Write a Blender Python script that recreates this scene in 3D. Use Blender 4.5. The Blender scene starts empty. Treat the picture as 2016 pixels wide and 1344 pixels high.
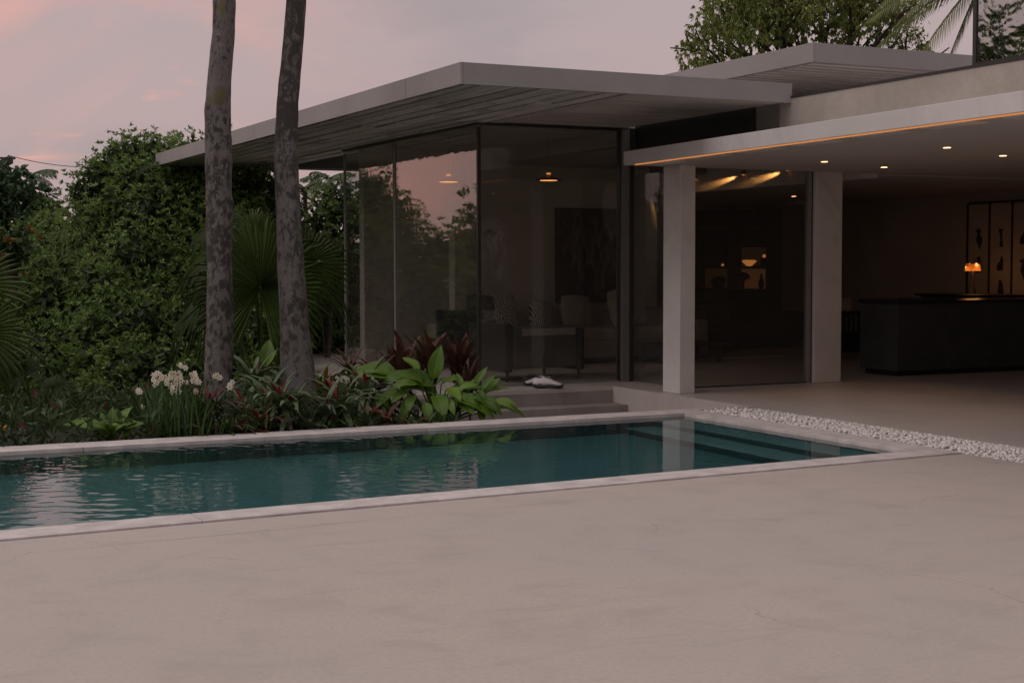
import bpy, math, random
import numpy as np
from mathutils import Vector, Matrix

SC = bpy.context.scene
R = math.radians
rnd = random.Random(7)
ng = np.random.default_rng(11)

# ------------------------------------------------------------------ camera
F_PX = 2861.5
RT = Vector((0.8953507, -0.44535651, -0.00216638))
UP = Vector((0.02581371, 0.04703886, 0.99855946))
FW = Vector((0.44461306, 0.89411684, -0.05361258))
CAM = Vector((0, 0, 1.5))
cd = bpy.data.cameras.new('camera')
cam = bpy.data.objects.new('camera', cd)
SC.collection.objects.link(cam)
m = Matrix((RT, UP, -FW)).transposed().to_4x4()
m.translation = CAM
cam.matrix_world = m
cd.sensor_width = 36
cd.lens = 36 * F_PX / 2016
cd.clip_end = 2000
SC.camera = cam


def at(px, py, d):
    """world point seen in direction (px, py) at depth d metres"""
    return CAM + (FW + RT * ((px - 1008) / F_PX) + UP * ((672 - py) / F_PX)) * d


def ground(px, py, z=0.0):
    r = at(px, py, 1) - CAM
    return CAM + r * ((z - 1.5) / r.z)


# ------------------------------------------------------------------ world: dusk overcast sky
W = bpy.data.worlds.new('World')
SC.world = W
W.use_nodes = True
nt = W.node_tree
nt.nodes.clear()
N = nt.nodes.new
L = nt.links.new
out = N('ShaderNodeOutputWorld')
bg = N('ShaderNodeBackground')
sky = N('ShaderNodeTexSky')
sky.sky_type = 'NISHITA'
sky.sun_disc = False
sky.sun_elevation = R(4)
SUN_AZ = R(-55)           # from +Y towards +X
sky.sun_rotation = SUN_AZ
tc = N('ShaderNodeTexCoord')
sep = N('ShaderNodeSeparateXYZ')
L(tc.outputs['Generated'], sep.inputs[0])


def mathn(op, a, b=None, clamp=False):
    n = N('ShaderNodeMath'); n.operation = op; n.use_clamp = clamp
    for i, v in enumerate((a, b)):
        if v is None: continue
        if isinstance(v, (int, float)): n.inputs[i].default_value = v
        else: L(v, n.inputs[i])
    return n.outputs[0]


def wmix(fac, a, b):
    n = N('ShaderNodeMix'); n.data_type = 'RGBA'
    if isinstance(fac, float): n.inputs[0].default_value = fac
    else: L(fac, n.inputs[0])
    for i, v in ((6, a), (7, b)):
        if isinstance(v, tuple): n.inputs[i].default_value = (*v, 1)
        else: L(v, n.inputs[i])
    return n.outputs[2]


def wramp(x, lo, hi):
    n = N('ShaderNodeMapRange'); n.interpolation_type = 'SMOOTHSTEP'
    L(x, n.inputs[0]); n.inputs[1].default_value = lo; n.inputs[2].default_value = hi
    return n.outputs[0]


def wnoise(scale, detail, stretch, off=0.0, dist=0.4):
    mp = N('ShaderNodeMapping'); mp.inputs['Scale'].default_value = (1, 1, stretch)
    mp.inputs['Location'].default_value = (off, off * .7, off * .3)
    mp.inputs['Rotation'].default_value = (0, R(12), 0)
    L(tc.outputs['Generated'], mp.inputs[0])
    n = N('ShaderNodeTexNoise'); n.inputs['Scale'].default_value = scale
    n.inputs['Detail'].default_value = detail; n.inputs['Roughness'].default_value = .55
    n.inputs['Distortion'].default_value = dist
    L(mp.outputs[0], n.inputs[0])
    return n.outputs[0]


zup = mathn('MAXIMUM', sep.outputs[2], 0.0)
base = wmix(wramp(zup, 0.0, .32), (.50, .37, .365), (.435, .375, .395))
# overcast: the zenith is brighter than the rim
base = wmix(wramp(zup, .25, 1.0), base, (.86, .80, .80))
# grey-mauve cloud banks
bank = wramp(wnoise(2.6, 5, 2.2, 3.1), .42, .66)
base = wmix(mathn('MULTIPLY', bank, .75), base, (.345, .305, .325))
# pink afterglow towards the north-west
dotn = N('ShaderNodeVectorMath'); dotn.operation = 'DOT_PRODUCT'
L(tc.outputs['Generated'], dotn.inputs[0])
dotn.inputs[1].default_value = (math.sin(R(-12)), math.cos(R(-12)), .12)
west = wramp(dotn.outputs['Value'], .78, .985)
puff = wramp(wnoise(4.2, 5, 1.5, 1.37, .8), .40, .66)
glow = mathn('MULTIPLY', west, puff)
glow = mathn('MULTIPLY', glow, .95)
base = wmix(glow, base, (.72, .40, .36))
hot = wramp(wnoise(7.5, 4, 2.6, 5.2, .6), .58, .74)
hot = mathn('MULTIPLY', hot, west)
hot = mathn('MULTIPLY', hot, wramp(mathn('SUBTRACT', .30, zup), .05, .22))
base = wmix(mathn('MULTIPLY', hot, .95), base, (1.0, .45, .33))
# below the horizon the dome shows the dim land
base = wmix(wramp(mathn('MULTIPLY', sep.outputs[2], -1.0), .0, .08), base, (.06, .065, .05))
# the clear sky above the cloud adds a little
sk = N('ShaderNodeMix'); sk.data_type = 'RGBA'; sk.blend_type = 'ADD'; sk.inputs[0].default_value = .004
L(base, sk.inputs[6]); L(sky.outputs[0], sk.inputs[7])
L(sk.outputs[2], bg.inputs[0])
bg.inputs[1].default_value = 1.0
L(bg.outputs[0], out.inputs[0])

sd = bpy.data.lights.new('sun', 'SUN')
sd.energy = .55
sd.angle = R(35)
sd.color = (1, .90, .86)
sun = bpy.data.objects.new('sun', sd)
SC.collection.objects.link(sun)
sun_dir = Vector((math.sin(SUN_AZ) * math.cos(R(30)), math.cos(SUN_AZ) * math.cos(R(30)), math.sin(R(30))))
sun_dir = Vector((-.80, .05, .6)).normalized()
sun.rotation_euler = sun_dir.to_track_quat('Z', 'Y').to_euler()

SC.view_settings.view_transform = 'Standard'
SC.view_settings.look = 'None'
SC.view_settings.exposure = 0
SC.view_settings.gamma = 1
SC.render.engine = 'CYCLES'
SC.cycles.use_denoising = True
SC.cycles.max_bounces = 10
SC.cycles.transparent_max_bounces = 32
SC.cycles.sample_clamp_indirect = 6


# ------------------------------------------------------------------ materials
class NT:
    def __init__(s, name):
        s.m = bpy.data.materials.new(name); s.m.use_nodes = True
        s.t = s.m.node_tree; s.t.nodes.clear()
        s.o = s.n('ShaderNodeOutputMaterial')

    def n(s, k, **kw):
        x = s.t.nodes.new(k)
        for a, v in kw.items(): setattr(x, a, v)
        return x

    def l(s, a, b): s.t.links.new(a, b)

    def set(s, sock, v):
        if isinstance(v, (int, float)): sock.default_value = v
        elif isinstance(v, tuple): sock.default_value = (*v, 1) if len(v) == 3 and len(sock.default_value) == 4 else v
        else: s.l(v, sock)

    def coord(s, which='Object', scale=(1, 1, 1), rot=(0, 0, 0)):
        if which == 'World': c = s.n('ShaderNodeNewGeometry').outputs['Position']
        else: c = s.n('ShaderNodeTexCoord').outputs[which]
        mp = s.n('ShaderNodeMapping'); s.l(c, mp.inputs[0])
        mp.inputs['Scale'].default_value = scale; mp.inputs['Rotation'].default_value = rot
        return mp.outputs[0]

    def noise(s, c, scale, detail=4, rough=.55, dist=0.0):
        x = s.n('ShaderNodeTexNoise'); s.l(c, x.inputs[0])
        x.inputs['Scale'].default_value = scale; x.inputs['Detail'].default_value = detail
        x.inputs['Roughness'].default_value = rough; x.inputs['Distortion'].default_value = dist
        return x.outputs[0]

    def ramp(s, x, lo, hi, a=0.0, b=1.0):
        n = s.n('ShaderNodeMapRange'); n.interpolation_type = 'SMOOTHSTEP'
        s.l(x, n.inputs[0])
        for i, v in enumerate((lo, hi, a, b)): n.inputs[i + 1].default_value = v
        return n.outputs[0]

    def mix(s, f, a, b, mode='MIX'):
        n = s.n('ShaderNodeMix'); n.data_type = 'RGBA'; n.blend_type = mode
        s.set(n.inputs[0], f); s.set(n.inputs[6], a); s.set(n.inputs[7], b)
        return n.outputs[2]

    def math(s, op, a, b=0.0):
        n = s.n('ShaderNodeMath', operation=op); s.set(n.inputs[0], a); s.set(n.inputs[1], b)
        return n.outputs[0]

    def bump(s, h, strength=.3, dist=.01):
        n = s.n('ShaderNodeBump'); s.l(h, n.inputs['Height'])
        n.inputs['Strength'].default_value = strength; n.inputs['Distance'].default_value = dist
        return n.outputs[0]

    def pbr(s, col, rough=.6, metal=0.0, nrm=None, spec=.5):
        b = s.n('ShaderNodeBsdfPrincipled')
        s.set(b.inputs['Base Color'], col); s.set(b.inputs['Roughness'], rough); s.set(b.inputs['Metallic'], metal)
        s.set(b.inputs['Specular IOR Level'], spec)
        if nrm is not None: s.l(nrm, b.inputs['Normal'])
        return b

    def done(s, sh):
        s.l(sh.outputs[0], s.o.inputs[0]); return s.m


def plaster(name, col, var=.12, scale=2.0, rough=.75, bump=.25, stain=None, stretch=(1, 1, 1), which='World', each=0.0):
    t = NT(name)
    c = t.coord(which, stretch)
    n1 = t.noise(c, scale, 6, .6); n2 = t.noise(c, scale * 14, 4, .6)
    dk = tuple(x * (1 - var * 1.6) for x in col); lt = tuple(min(1, x * (1 + var)) for x in col)
    k = t.mix(t.ramp(n1, .3, .7), dk, lt)
    k = t.mix(t.ramp(n2, .35, .7, 0, .25), k, dk)
    if stain:
        n3 = t.noise(t.coord(which, stain[1]), stain[2], 5, .6, .6)
        k = t.mix(t.ramp(n3, .52, .7, 0, stain[3]), k, stain[0])
    if each:
        oi = t.n('ShaderNodeObjectInfo').outputs['Random']
        k = t.mix(t.ramp(oi, 0, 1, 0, each), k, tuple(x * .3 for x in col))
    return t.done(t.pbr(k, rough, nrm=t.bump(n2, bump, .004)))


M = {}
M['white_wall'] = plaster('white render', (.80, .75, .71), .06, 1.3, .8, .5, stain=((.5, .44, .40), (1, 1, 1), 1.6, .4))
M['slab_white'] = plaster('white slab paint', (.70, .655, .63), .06, .8, .6, .12, stain=((.5, .46, .43), (3, 3, .6), 1.2, .35))
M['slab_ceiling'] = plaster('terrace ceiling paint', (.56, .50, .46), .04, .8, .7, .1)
M['upper_wall'] = plaster('weathered upper wall', (.42, .37, .33), .12, 1.1, .8, .3,
                          stain=((.36, .31, .24), (1, 1, 1.6), 2.6, .5))
M['fascia'] = plaster('grey aluminium fascia', (.34, .32, .31), .07, .9, .45, .05)
M['board'] = plaster('weathered soffit board', (.80, .75, .71), .15, 1.4, .8, .6, each=.42,
                     stain=((.14, .12, .10), (2.5, 1.2, 1), 1.6, .42), stretch=(7, .6, 1))
M['board_pale'] = plaster('pale soffit board', (.70, .63, .58), .14, 1.2, .8, .5, each=.2,
                          stain=((.2, .15, .12), (.5, 7, 1), 1.6, .5), stretch=(.5, 8, 1))
M['dark_gap'] = plaster('near black backing', (.03, .028, .026), .1, 2, .9, .1)  # near-black colour standing in for shade in the soffit gaps
M['slat'] = plaster('upper soffit slat', (.62, .56, .52), .12, 1.4, .7, .3, stretch=(.6, 8, 1))
M['coping'] = plaster('pale stone coping', (.66, .58, .55), .12, 5, .7, .4,
                      stain=((.42, .37, .34), (1, 2, 1), 2.2, .55))
M['court'] = plaster('court concrete', (.37, .33, .30), .10, 2.2, .8, .3,
                     stain=((.27, .23, .20), (2.5, 2.5, .5), 1.6, .5))
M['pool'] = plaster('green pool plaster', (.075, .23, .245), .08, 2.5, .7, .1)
M['inner_wall'] = plaster('interior plaster wall', (.60, .56, .50), .05, 1.0, .85, .1)
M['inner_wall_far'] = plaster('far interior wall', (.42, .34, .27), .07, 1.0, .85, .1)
M['inner_col'] = plaster('interior column', (.52, .46, .42), .04, 1.0, .8, .1)
M['black_panel'] = plaster('black clerestory panel', (.015, .015, .015), .2, 3, .35, .05)
M['dark_metal'] = plaster('bronze frame', (.035, .032, .03), .1, 5, .4, .05)
M['light_metal'] = plaster('grey mullion', (.30, .28, .27), .05, 5, .4, .05)
M['pier'] = plaster('grey concrete pier', (.20, .18, .165), .08, 3, .8, .2)
M['soil'] = plaster('dark soil', (.03, .022, .016), .4, 6, .95, 1.0)
M['grass_ground'] = plaster('rough ground', (.03, .045, .015), .4, .4, .95, .8)
M['dark_fabric'] = plaster('black woven fabric', (.025, .027, .028), .03, 2, .9, .0, which='Object')
M['charcoal'] = plaster('charcoal fabric', (.07, .072, .072), .03, 2, .9, .0, which='Object')
M['island'] = plaster('dark stained timber', (.06, .062, .062), .12, 4, .6, .3)
M['beige'] = plaster('beige linen', (.38, .32, .27), .08, 8, .9, .5, which='Object')
M['cream'] = plaster('cream fabric', (.50, .44, .38), .08, 8, .9, .5, which='Object')
M['rug'] = plaster('pale rug', (.5, .42, .38), .15, 18, .95, .8)
M['shoe_white'] = plaster('white leather', (.80, .75, .72), .03, 8, .5, .1, which='Object')
M['shoe_black'] = plaster('black rubber', (.02, .02, .03), .05, 8, .6, .1, which='Object')
M['shoe_blue'] = plaster('blue lining', (.10, .11, .2), .05, 8, .8, .1, which='Object')
M['brass'] = plaster('dark bronze stem', (.05, .035, .02), .1, 8, .4, .1, which='Object')
M['bark_brown'] = plaster('brown bark', (.07, .05, .04), .3, 5, .9, .8)
M['paper'] = plaster('aged paper panel', (.42, .35, .27), .06, 2, .8, .1)
M['ink'] = plaster('dark ink', (.03, .03, .035), .1, 8, .8, .1)
M['pebble'] = None


def floor_mat(name, col, dark, warm, rough, streak=0.35, crack=True):
    t = NT(name)
    w = t.coord('World')
    big = t.noise(w, .55, 5, .6, .4); mid = t.noise(w, 2.4, 6, .65, .5); fine = t.noise(w, 38, 4, .6)
    k = t.mix(t.ramp(big, .3, .7), col, warm)
    k = t.mix(t.ramp(mid, .45, .75, 0, .42), k, dark)
    st = t.noise(t.coord('World', (.55, 2.6, 1), (0, 0, R(18))), 1.6, 6, .62, 1.1)
    k = t.mix(t.ramp(st, .56, .72, 0, streak), k, dark)
    k = t.mix(t.ramp(fine, .4, .75, 0, .38), k, dark)
    h = fine
    if crack:
        v = t.n('ShaderNodeTexVoronoi', feature='DISTANCE_TO_EDGE')
        wob = t.n('ShaderNodeVectorMath', operation='ADD')
        ns = t.n('ShaderNodeTexNoise'); t.l(w, ns.inputs[0]); ns.inputs['Scale'].default_value = 1.4
        ns.inputs['Detail'].default_value = 8
        sc = t.n('ShaderNodeVectorMath', operation='SCALE'); t.l(ns.outputs['Color'], sc.inputs[0]); sc.inputs['Scale'].default_value = .9
        t.l(w, wob.inputs[0]); t.l(sc.outputs[0], wob.inputs[1]); t.l(wob.outputs[0], v.inputs[0])
        v.inputs['Scale'].default_value = .42
        ck = t.ramp(v.outputs[0], .001, .0042, 1, 0)
        msk = t.ramp(t.noise(w, 1.1, 3), .5, .62)
        ck = t.math('MULTIPLY', ck, msk)
        k = t.mix(t.math('MULTIPLY', ck, .28), k, tuple(x * .45 for x in dark))
        sp = t.n('ShaderNodeTexVoronoi'); t.l(w, sp.inputs[0]); sp.inputs['Scale'].default_value = 5.5
        spot = t.math('MULTIPLY', t.ramp(sp.outputs[0], .03, .06, 1, 0), t.ramp(t.noise(w, 3.3, 2), .58, .66))
        k = t.mix(t.math('MULTIPLY', spot, .55), k, tuple(x * .4 for x in dark))
    return t.done(t.pbr(k, rough, nrm=t.bump(h, .25, .003), spec=.35))


M['deck'] = floor_mat('worn concrete deck', (.51, .44, .40), (.37, .315, .29), (.54, .45, .40), .62, .42)
M['house_floor'] = floor_mat('smooth house concrete', (.60, .54, .50), (.47, .42, .385), (.64, .56, .51), .38, .4)


def water_mat():
    t = NT('pool water')
    b_ = t.n('ShaderNodeBsdfPrincipled')
    b_.inputs['Base Color'].default_value = (.88, .97, .97, 1)
    b_.inputs['Roughness'].default_value = .012
    b_.inputs['IOR'].default_value = 1.33
    b_.inputs['Transmission Weight'].default_value = 1
    return t.done(b_)


M['crack'] = plaster('dirt filled crack', (.28, .235, .21), .3, 30, .9, .1)
M['pool_wall'] = plaster('pool wall darkened for shade', (.04, .115, .12), .08, 2.5, .7, .1)  # walls and risers: shade on upright faces put into the colour
M['pool_tread'] = plaster('step plaster lightened for shallows', (.15, .32, .33), .08, 2.5, .7, .1)  # treads coloured lighter to imitate less light lost in shallow water
M['water'] = water_mat()


def glass_mat(name, tint, f0, f1, pw, wav=0.0, ws=1.0, glos=(.95, .93, .92)):
    t = NT(name)
    lw = t.n('ShaderNodeLayerWeight'); lw.inputs[0].default_value = .5
    f = t.math('ADD', t.math('MULTIPLY', t.math('POWER', lw.outputs['Facing'], pw), f1), f0)
    tr = t.n('ShaderNodeBsdfTransparent'); tr.inputs[0].default_value = (*tint, 1)
    gl = t.n('ShaderNodeBsdfGlossy'); gl.inputs[0].default_value = (*glos, 1); gl.inputs['Roughness'].default_value = .005
    if wav:
        h = t.noise(t.coord('World'), ws, 4, .5, 1.2)
        t.l(t.bump(h, 1, wav), gl.inputs['Normal'])
    df = t.n('ShaderNodeBsdfDiffuse'); df.inputs[0].default_value = (.5, .48, .45, 1)      # faint diffuse haze added to lift the dark panes
    m0 = t.n('ShaderNodeMixShader'); m0.inputs[0].default_value = .025; t.l(tr.outputs[0], m0.inputs[1]); t.l(df.outputs[0], m0.inputs[2])
    mx = t.n('ShaderNodeMixShader'); t.l(f, mx.inputs[0]); t.l(m0.outputs[0], mx.inputs[1]); t.l(gl.outputs[0], mx.inputs[2])
    return t.done(mx)


M['glass'] = glass_mat('tinted glass', (.86, .86, .84), .035, .85, 3.0, .004, .9)
M['upper_glass'] = glass_mat('wavy upper glass', (.25, .25, .25), .50, .45, 1.5, .025, .8)


def emit(name, col, s):
    t = NT(name); e = t.n('ShaderNodeEmission'); e.inputs[0].default_value = (*col, 1); e.inputs[1].default_value = s
    return t.done(e)


M['led'] = emit('warm led strip', (1, .38, .12), .65)
M['bulb'] = emit('warm downlight', (1, .58, .25), 7)
M['lamp_glow'] = emit('lamp shade glow', (1, .34, .07), .9)
M['lamp_bulb'] = emit('lamp bulb', (1, .42, .12), 1.5)
M['shelf_back_glow'] = emit('painted shelf glow', (.035, .014, .0045), 1)  # self-glowing colour for light falling on the shelf backs
M['shelf_back_faint'] = emit('dim painted shelf glow', (.010, .0045, .002), 1)
M['candle'] = emit('shelf glow', (1, .36, .08), .42)


def leaf_mat(name, c1, c2, rough=.45, trans=.25, hot=None):
    t = NT(name)
    g = t.n('ShaderNodeNewGeometry')
    r = g.outputs['Random Per Island']
    k = t.mix(r, c1, c2)
    big = t.noise(t.coord('World'), 1.1, 4)
    k = t.mix(t.ramp(big, .45, .68, 0, .6), k, tuple(x * 1.4 for x in c2))
    k = t.mix(t.ramp(big, .30, .46, .5, 0), k, c1)
    if hot: k = t.mix(t.ramp(r, hot[1], hot[1] + .01), k, hot[0])
    p = t.pbr(k, rough, spec=.4)
    tl = t.n('ShaderNodeBsdfTranslucent'); t.set(tl.inputs[0], k)
    mx = t.n('ShaderNodeMixShader'); mx.inputs[0].default_value = trans
    t.l(p.outputs[0], mx.inputs[1]); t.l(tl.outputs[0], mx.inputs[2])
    return t.done(mx)


M['amber_shade'] = leaf_mat('amber shade fabric', (.75, .42, .14), (.8, .46, .16), .6, .75)
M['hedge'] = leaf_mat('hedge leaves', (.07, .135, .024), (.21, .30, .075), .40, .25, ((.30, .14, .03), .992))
M['hedge_in'] = leaf_mat('shade toned inner leaves', (.02, .04, .01), (.045, .075, .02), .7, .1)  # darker than the outer leaves, shade of the hollows in the colour
M['under'] = leaf_mat('undergrowth leaves', (.02, .045, .014), (.06, .09, .03), .5, .2, ((.12, .03, .02), .97))
M['far_leaf'] = leaf_mat('far bluish leaves', (.035, .075, .03), (.075, .125, .05), .5, .2)
M['bright_leaf'] = leaf_mat('bright bush leaves', (.09, .15, .035), (.17, .23, .07), .5, .3)
M['mango'] = leaf_mat('mango leaves', (.13, .18, .035), (.30, .34, .09), .4, .25, ((.32, .15, .03), .965))
M['coco'] = leaf_mat('coconut fronds', (.09, .11, .03), (.2, .21, .06), .4, .25)
M['fan'] = leaf_mat('fan palm leaves', (.035, .06, .012), (.065, .10, .02), .45, .2)
M['fan_pale'] = leaf_mat('pale fan palm leaves', (.05, .075, .03), (.09, .12, .05), .5, .25)
M['strap'] = leaf_mat('strap leaves', (.06, .10, .045), (.14, .19, .09), .4, .2)
M['strap_green'] = leaf_mat('dark green strap leaves', (.03, .07, .015), (.07, .14, .03), .4, .2)
M['big_leaf'] = None
M['red_leaf'] = leaf_mat('crimson leaves', (.12, .012, .02), (.24, .02, .03), .4, .25)
M['maroon'] = leaf_mat('maroon leaves', (.05, .024, .018), (.115, .05, .03), .45, .25)
M['bronze'] = leaf_mat('orange bronze leaves', (.16, .06, .02), (.26, .12, .04), .45, .3)
M['dry'] = leaf_mat('dry curled leaves', (.25, .20, .14), (.38, .32, .25), .7, .2)
M['petal'] = leaf_mat('white petals', (.78, .72, .60), (.85, .80, .70), .5, .3)
M['cup'] = leaf_mat('yellow flower cup', (.62, .42, .10), (.7, .5, .14), .5, .3)
M['yellow'] = leaf_mat('yellow orange petals', (.7, .35, .02), (.8, .5, .03), .5, .3)


def big_leaf_mat():
    t = NT('broad leaf')
    oi = t.n('ShaderNodeObjectInfo').outputs['Random']
    k = t.mix(oi, (.06, .14, .014), (.17, .29, .03))
    uv = t.n('ShaderNodeTexCoord').outputs['UV']
    s = t.n('ShaderNodeSeparateXYZ'); t.l(uv, s.inputs[0])
    mid = t.ramp(t.math('ABSOLUTE', t.math('SUBTRACT', s.outputs[0], .5)), .0, .035, 1, 0)
    vein = t.math('ABSOLUTE', t.math('SINE', t.math('ADD', t.math('MULTIPLY', s.outputs[1], 48), t.math('MULTIPLY', t.math('ABSOLUTE', t.math('SUBTRACT', s.outputs[0], .5)), -22))))
    k = t.mix(t.math('MULTIPLY', mid, .6), k, (.30, .40, .12))
    k = t.mix(t.ramp(vein, .0, .2, .3, 0), k, (.05, .10, .015))
    n = t.noise(t.coord('Object'), 9, 4)
    k = t.mix(t.ramp(n, .55, .8, 0, .4), k, (.16, .16, .03))
    p = t.pbr(k, .38, spec=.45, nrm=t.bump(vein, .25, .004))
    tl = t.n('ShaderNodeBsdfTranslucent'); t.set(tl.inputs[0], k)
    mx = t.n('ShaderNodeMixShader'); mx.inputs[0].default_value = .25
    t.l(p.outputs[0], mx.inputs[1]); t.l(tl.outputs[0], mx.inputs[2])
    return t.done(mx)


M['big_leaf'] = big_leaf_mat()


def bark_mat(name, pale, dark, moss, thr, top_dark):
    t = NT(name)
    w = t.coord('Object', (1, 1, .62))
    a = t.noise(w, 20, 9, .68, .5); b = t.noise(t.coord('Object', (1, 1, .5)), 26, 5, .6, .5); c = t.noise(w, 3.0, 3)
    v = t.n('ShaderNodeTexVoronoi'); t.l(w, v.inputs[0]); v.inputs['Scale'].default_value = 13
    k = t.mix(t.ramp(b, .3, .7), tuple(x * .72 for x in pale), pale)
    f = t.math('ADD', t.math('MULTIPLY', a, .75), t.math('MULTIPLY', c, .35))
    sz = t.n('ShaderNodeSeparateXYZ'); t.l(t.n('ShaderNodeNewGeometry').outputs['Position'], sz.inputs[0])
    f = t.math('ADD', f, t.ramp(sz.outputs[2], top_dark[0], top_dark[1], 0, top_dark[2]))
    f = t.math('SUBTRACT', f, t.math('MULTIPLY', v.outputs[0], .10))
    k = t.mix(t.ramp(f, thr - .03, thr + .07), k, dark)
    k = t.mix(t.ramp(t.noise(w, 4.2, 4), .60, .68, 0, .8), k, moss)
    h = t.math('ADD', a, t.math('MULTIPLY', b, .5))
    return t.done(t.pbr(k, .9, nrm=t.bump(h, .7, .02)))


M['bark_a'] = bark_mat('mottled pale bark', (.185, .160, .153), (.05, .042, .038), (.13, .115, .05), .475, (2.2, 3.4, -.05))
M['bark_b'] = bark_mat('dark mossy bark', (.18, .158, .15), (.055, .048, .04), (.075, .07, .035), .50, (1.7, 3.0, .06))


def pebble_mat():
    t = NT('white pebbles')
    r = t.n('ShaderNodeNewGeometry').outputs['Random Per Island']
    k = t.mix(r, (.66, .60, .56), (.88, .84, .80))
    return t.done(t.pbr(k, .6))


M['pebble'] = pebble_mat()


def stripe_mat():
    t = NT('zebra print')
    n = t.n('ShaderNodeTexWave'); t.l(t.coord('Object', (1, 1, 1), (0, R(20), 0)), n.inputs[0])
    n.inputs['Scale'].default_value = 9; n.inputs['Distortion'].default_value = 7; n.inputs['Detail'].default_value = 2
    k = t.mix(t.ramp(n.outputs[0], .45, .55), (.02, .02, .02), (.62, .58, .5))
    return t.done(t.pbr(k, .85))


M['plate'] = plaster('glossy ceiling plate', (.85, .84, .82), .02, 2, .3, .0)
M['zebra'] = stripe_mat()
M['paint'] = plaster('grey brown paint', (.17, .14, .12), .5, 5, .8, .2, stretch=(3, 1, .6))


def painting_mat():
    t = NT('abstract canvas')
    c = t.coord('Object', (2.6, 1, .8))
    a = t.noise(c, 2.4, 5, .6, 1.8)
    k = t.mix(t.ramp(a, .5, .7), (.03, .026, .024), (.16, .13, .11))
    return t.done(t.pbr(k, .8))


M['canvas'] = painting_mat()


# ------------------------------------------------------------------ builders
COL = SC.collection


def link(name, me, parent=None):
    o = bpy.data.objects.new(name, me)
    COL.objects.link(o)
    if parent is not None: o.parent = parent
    return o


def tag(o, label=None, cat=None, group=None, kind=None):
    if label: o['label'] = label
    if cat: o['category'] = cat
    if group: o['group'] = group
    if kind: o['kind'] = kind
    return o


def thing(name, label, cat, loc=(0, 0, 0), rz=0.0, group=None):
    o = bpy.data.objects.new(name, None)
    COL.objects.link(o)
    o.location = loc; o.rotation_euler = (0, 0, rz); o.empty_display_size = .1
    return tag(o, label, cat, group)


class MB:
    def __init__(s): s.v = []; s.f = []; s.uv = None

    def add(s, vs, fs):
        k = len(s.v); s.v += [tuple(v) for v in vs]; s.f += [tuple(i + k for i in f) for f in fs]
        return s

    def box(s, x0, x1, y0, y1, z0, z1):
        return s.prism([(x0, y0), (x1, y0), (x1, y1), (x0, y1)], z0, z1)

    def prism(s, poly, z0, z1):
        n = len(poly)
        vs = [(x, y, z0) for x, y in poly] + [(x, y, z1) for x, y in poly]
        fs = [tuple(range(n - 1, -1, -1)), tuple(range(n, 2 * n))] + [(i, (i + 1) % n, n + (i + 1) % n, n + i) for i in range(n)]
        return s.add(vs, fs)

    def tube(s, pts, rad, n=8, cap=True):
        pts = [Vector(p) for p in pts]
        if not hasattr(rad, '__len__'): rad = [rad] * len(pts)
        k0 = len(s.v)
        for i, p in enumerate(pts):
            d = (pts[min(i + 1, len(pts) - 1)] - pts[max(i - 1, 0)]).normalized()
            a = d.cross(Vector((0, 1, 0)) if abs(d.y) < .9 else Vector((1, 0, 0))).normalized(); b = d.cross(a)
            for j in range(n):
                t = 2 * math.pi * j / n
                s.v.append(tuple(p + (a * math.cos(t) + b * math.sin(t)) * rad[i]))
        for i in range(len(pts) - 1):
            for j in range(n):
                s.f.append((k0 + i * n + j, k0 + i * n + (j + 1) % n, k0 + (i + 1) * n + (j + 1) % n, k0 + (i + 1) * n + j))
        if cap:
            s.f.append(tuple(k0 + j for j in range(n - 1, -1, -1)))
            e = k0 + (len(pts) - 1) * n
            s.f.append(tuple(e + j for j in range(n)))
        return s

    def lathe(s, prof, n=20, c=(0, 0, 0)):
        k0 = len(s.v)
        for r, z in prof:
            for j in range(n):
                t = 2 * math.pi * j / n
                s.v.append((c[0] + r * math.cos(t), c[1] + r * math.sin(t), c[2] + z))
        for i in range(len(prof) - 1):
            for j in range(n):
                s.f.append((k0 + i * n + j, k0 + i * n + (j + 1) % n, k0 + (i + 1) * n + (j + 1) % n, k0 + (i + 1) * n + j))
        s.f.append(tuple(k0 + j for j in range(n - 1, -1, -1)))
        e = k0 + (len(prof) - 1) * n
        s.f.append(tuple(e + j for j in range(n)))
        return s

    def mesh(s, name, mat, smooth=False):
        me = bpy.data.meshes.new(name)
        me.from_pydata(s.v, [], s.f)
        if mat: me.materials.append(M[mat])
        if smooth: me.polygons.foreach_set('use_smooth', [True] * len(me.polygons))
        me.update()
        return me

    def build(s, name, mat, parent=None, smooth=False, bevel=0.0):
        me = s.mesh(name, mat, smooth)
        o = link(name, me, parent)
        if bevel:
            b = o.modifiers.new('bevel', 'BEVEL'); b.width = bevel; b.segments = 2; b.limit_method = 'ANGLE'
        return o


def bx(name, mat, x0, x1, y0, y1, z0, z1, parent=None, bevel=0.0):
    return MB().box(x0, x1, y0, y1, z0, z1).build(name, mat, parent, bevel=bevel)


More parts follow.
